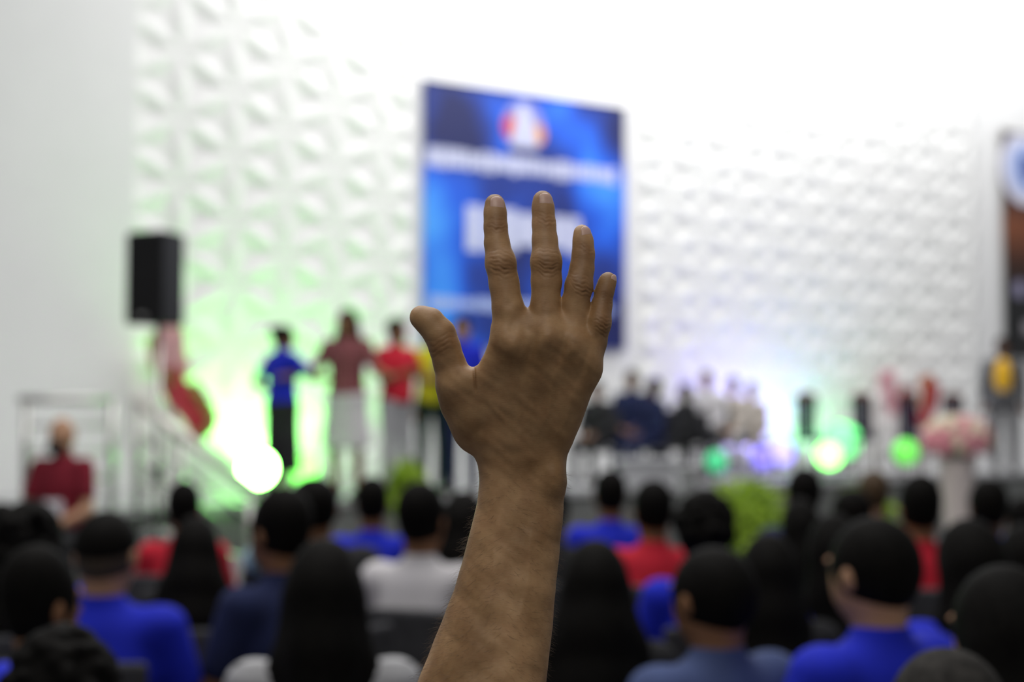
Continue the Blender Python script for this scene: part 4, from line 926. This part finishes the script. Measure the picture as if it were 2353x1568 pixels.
# blue shirt, trousers, hair, shoes of that person
ft = Field(tuple(fb.lo), tuple(fb.lo + (np.array(fb.n) - 1) * fb.h), .0095)
ft.cone(rel(-.135, 0, -.015), rel(.135, 0, -.01), .066, .066, .05); ft.cone(rel(0, -.01, .0), rel(0, 0, .065), .075, .06, .04)
ft.cone(rel(-.06, 0, -.12), rel(.06, 0, -.12), .125, .125, .05); ft.cone(rel(-.04, 0, -.30), rel(.04, 0, -.30), .12, .12, .05); ft.cone(rel(-.055, 0, -.42), rel(.055, 0, -.42), .125, .125, .05)
sv = np.array(elb) - sh; ft.cone(sh, sh + sv * .72, .066, .070, .03); ft.cone(rel(-.168, 0, -.01), rel(-.168, 0, -.01) + (e2 - rel(-.168, 0, -.01)) * .62, .058, .06, .03); ft.cut((0, 0, -1), -(sz - .53))
link('shirt', fmesh('shirt', ft, 2), M['blue'], hp)
fl_ = Field(tuple(fb.lo), tuple(fb.lo + (np.array(fb.n) - 1) * fb.h), .0095)
fl_.cone(rel(-.06, 0, -.44), rel(.06, 0, -.44), .115, .115, .04)
for sg in (-1, 1): fl_.cone(rel(sg * .09, 0, -sz + .53), rel(sg * .12, .43, -sz + .50), .092, .066, .03); fl_.cone(rel(sg * .12, .43, -sz + .50), rel(sg * .12, .41, -sz + .12), .066, .054, .015)
link('trousers', fmesh('trousers', fl_, 2), M['darkcloth'], hp)
o = link('hair', hair_mesh('short', 0), M['hair'], hp); o.location = hd; o.rotation_euler = (0, 0, CAMROT)
for sg in (-1, 1): o = link('shoe', shoe_mesh(), M['shoe'], hp); p = rel(sg * .12, .41, -sz); o.location = (p[0], p[1], 0); o.rotation_euler = (0, 0, CAMROT)
c = ctr - np.array([0, 0, ctr[2]]); chair((HO.x + c[0], HO.y + c[1], 0), CAMROT, 'dark grey chair under the person raising a hand', 'chairs of the seated audience')

# finger nails
def nail(cx, cy, r, lean, ang, L_, W_, yd, ty, tr):
    n, m_ = 14, 12; Vn = []; R_ = r * PM + .0004
    for i in range(n + 1):
        u = -1 + 2 * i / n
        for j in range(m_ + 1):
            v = -1 + 2 * j / m_; a = math.radians(ang) + u * math.radians(W_) * (math.sqrt(max(0, 1 - max(0, abs(v) - .55) ** 2 / .22)))
            s = v * L_; q_ = cy + s; rr = R_ if q_ > ty else min(R_, math.sqrt(max(tr * tr - (ty - q_) ** 2, (.45 * tr) ** 2)) * PM + .0004)
            px_ = cx + lean * s; Vn.append((hx(px_) + rr * math.sin(a), yd * .001 - rr * math.cos(a), hz(cy + s)))
    V = np.array(Vn); V2 = V.copy(); V2[:, 1] += .0009; V = warp(np.concatenate([V, V2])); k = (n + 1) * (m_ + 1); Q = []
    for i in range(n):
        for j in range(m_): a = i * (m_ + 1) + j; Q.append((a, a + m_ + 1, a + m_ + 2, a + 1)); Q.append((k + a, k + a + 1, k + a + m_ + 2, k + a + m_ + 1))
    B = [j for j in range(m_ + 1)] + [i * (m_ + 1) + m_ for i in range(1, n + 1)] + [n * (m_ + 1) + j for j in range(m_ - 1, -1, -1)] + [i * (m_ + 1) for i in range(n - 1, 0, -1)]
    for a, b in zip(B, B[1:] + B[:1]): Q.append((a, b, k + b, k + a))
    mesh = np_mesh('fingernail', V, np.array(Q)); mesh.transform(LOC); tag(link('fingernail', mesh, NAIL, hp), 'pale pinkish fingernail')
NAIL = mat('fingernail', (.50, .31, .25), .38, spec=.4, sss=.1)
nail(1138, 472, 24.2, .02, 14, 19, 40, 0, 469, 23.5)
nail(1247.5, 464, 24.2, .06, 20, 19, 40, 0, 461, 23.5)
nail(1337.8, 538, 21.0, .06, 30, 17, 38, 0, 536, 20.5)
nail(1397.4, 645, 18.8, -.15, 55, 14, 38, 2, 644, 18.5)

# short dark hairs on the forearm
rnd = np.random.RandomState(11); n0 = len(V0); hv = []; hq = []
pxs = V0; nrm = np.empty(len(full.vertices) * 3, np.float32); full.vertices.foreach_get('normal', nrm); nrm = nrm.reshape(-1, 3)[:n0]
inv = np.array(LOC.inverted()); loc3 = V0 @ inv[:3, :3].T + inv[:3, 3]; pyy = CY - loc3[:, 2] / PM; pxx = CX + loc3[:, 0] / PM
cand = np.nonzero((pyy > 1080) & (pyy < 1640))[0]; pick = cand[rnd.randint(0, len(cand), 2600)]
side = np.array([-.75, .0, -.45]); sideW = np.array(LOC)[:3, :3] @ side
for i in pick:
    p = V0[i].astype(float); n_ = nrm[i].astype(float); left = pxx[i] < 1160
    d = (sideW if left else -sideW * np.array([1, 1, -1])) + n_ * .45 + rnd.normal(0, .25, 3); d /= np.linalg.norm(d); Lh = rnd.uniform(.004, .010) * (1.2 if left else .8)
    s = np.cross(d, n_); s /= np.linalg.norm(s) + 1e-9; t = np.cross(d, s); b = len(hv); r = .000045
    for q, rr in ((0, r), (.5, r * .8), (1, r * .3)):
        c_ = p + d * Lh * q - n_ * Lh * .25 * q * q
        for a in (0, 2.094, 4.189): hv.append(c_ + (s * math.cos(a) + t * math.sin(a)) * rr)
    for l in range(2):
        for a in range(3): hq.append((b + l * 3 + a, b + l * 3 + (a + 1) % 3, b + l * 3 + 3 + (a + 1) % 3, b + l * 3 + 3 + a))
tag(link('arm_hair', np_mesh('arm_hair', np.array(hv), np.array(hq)), mat('arm_hair', (.13, .085, .05), .5), hp), kind='stuff')
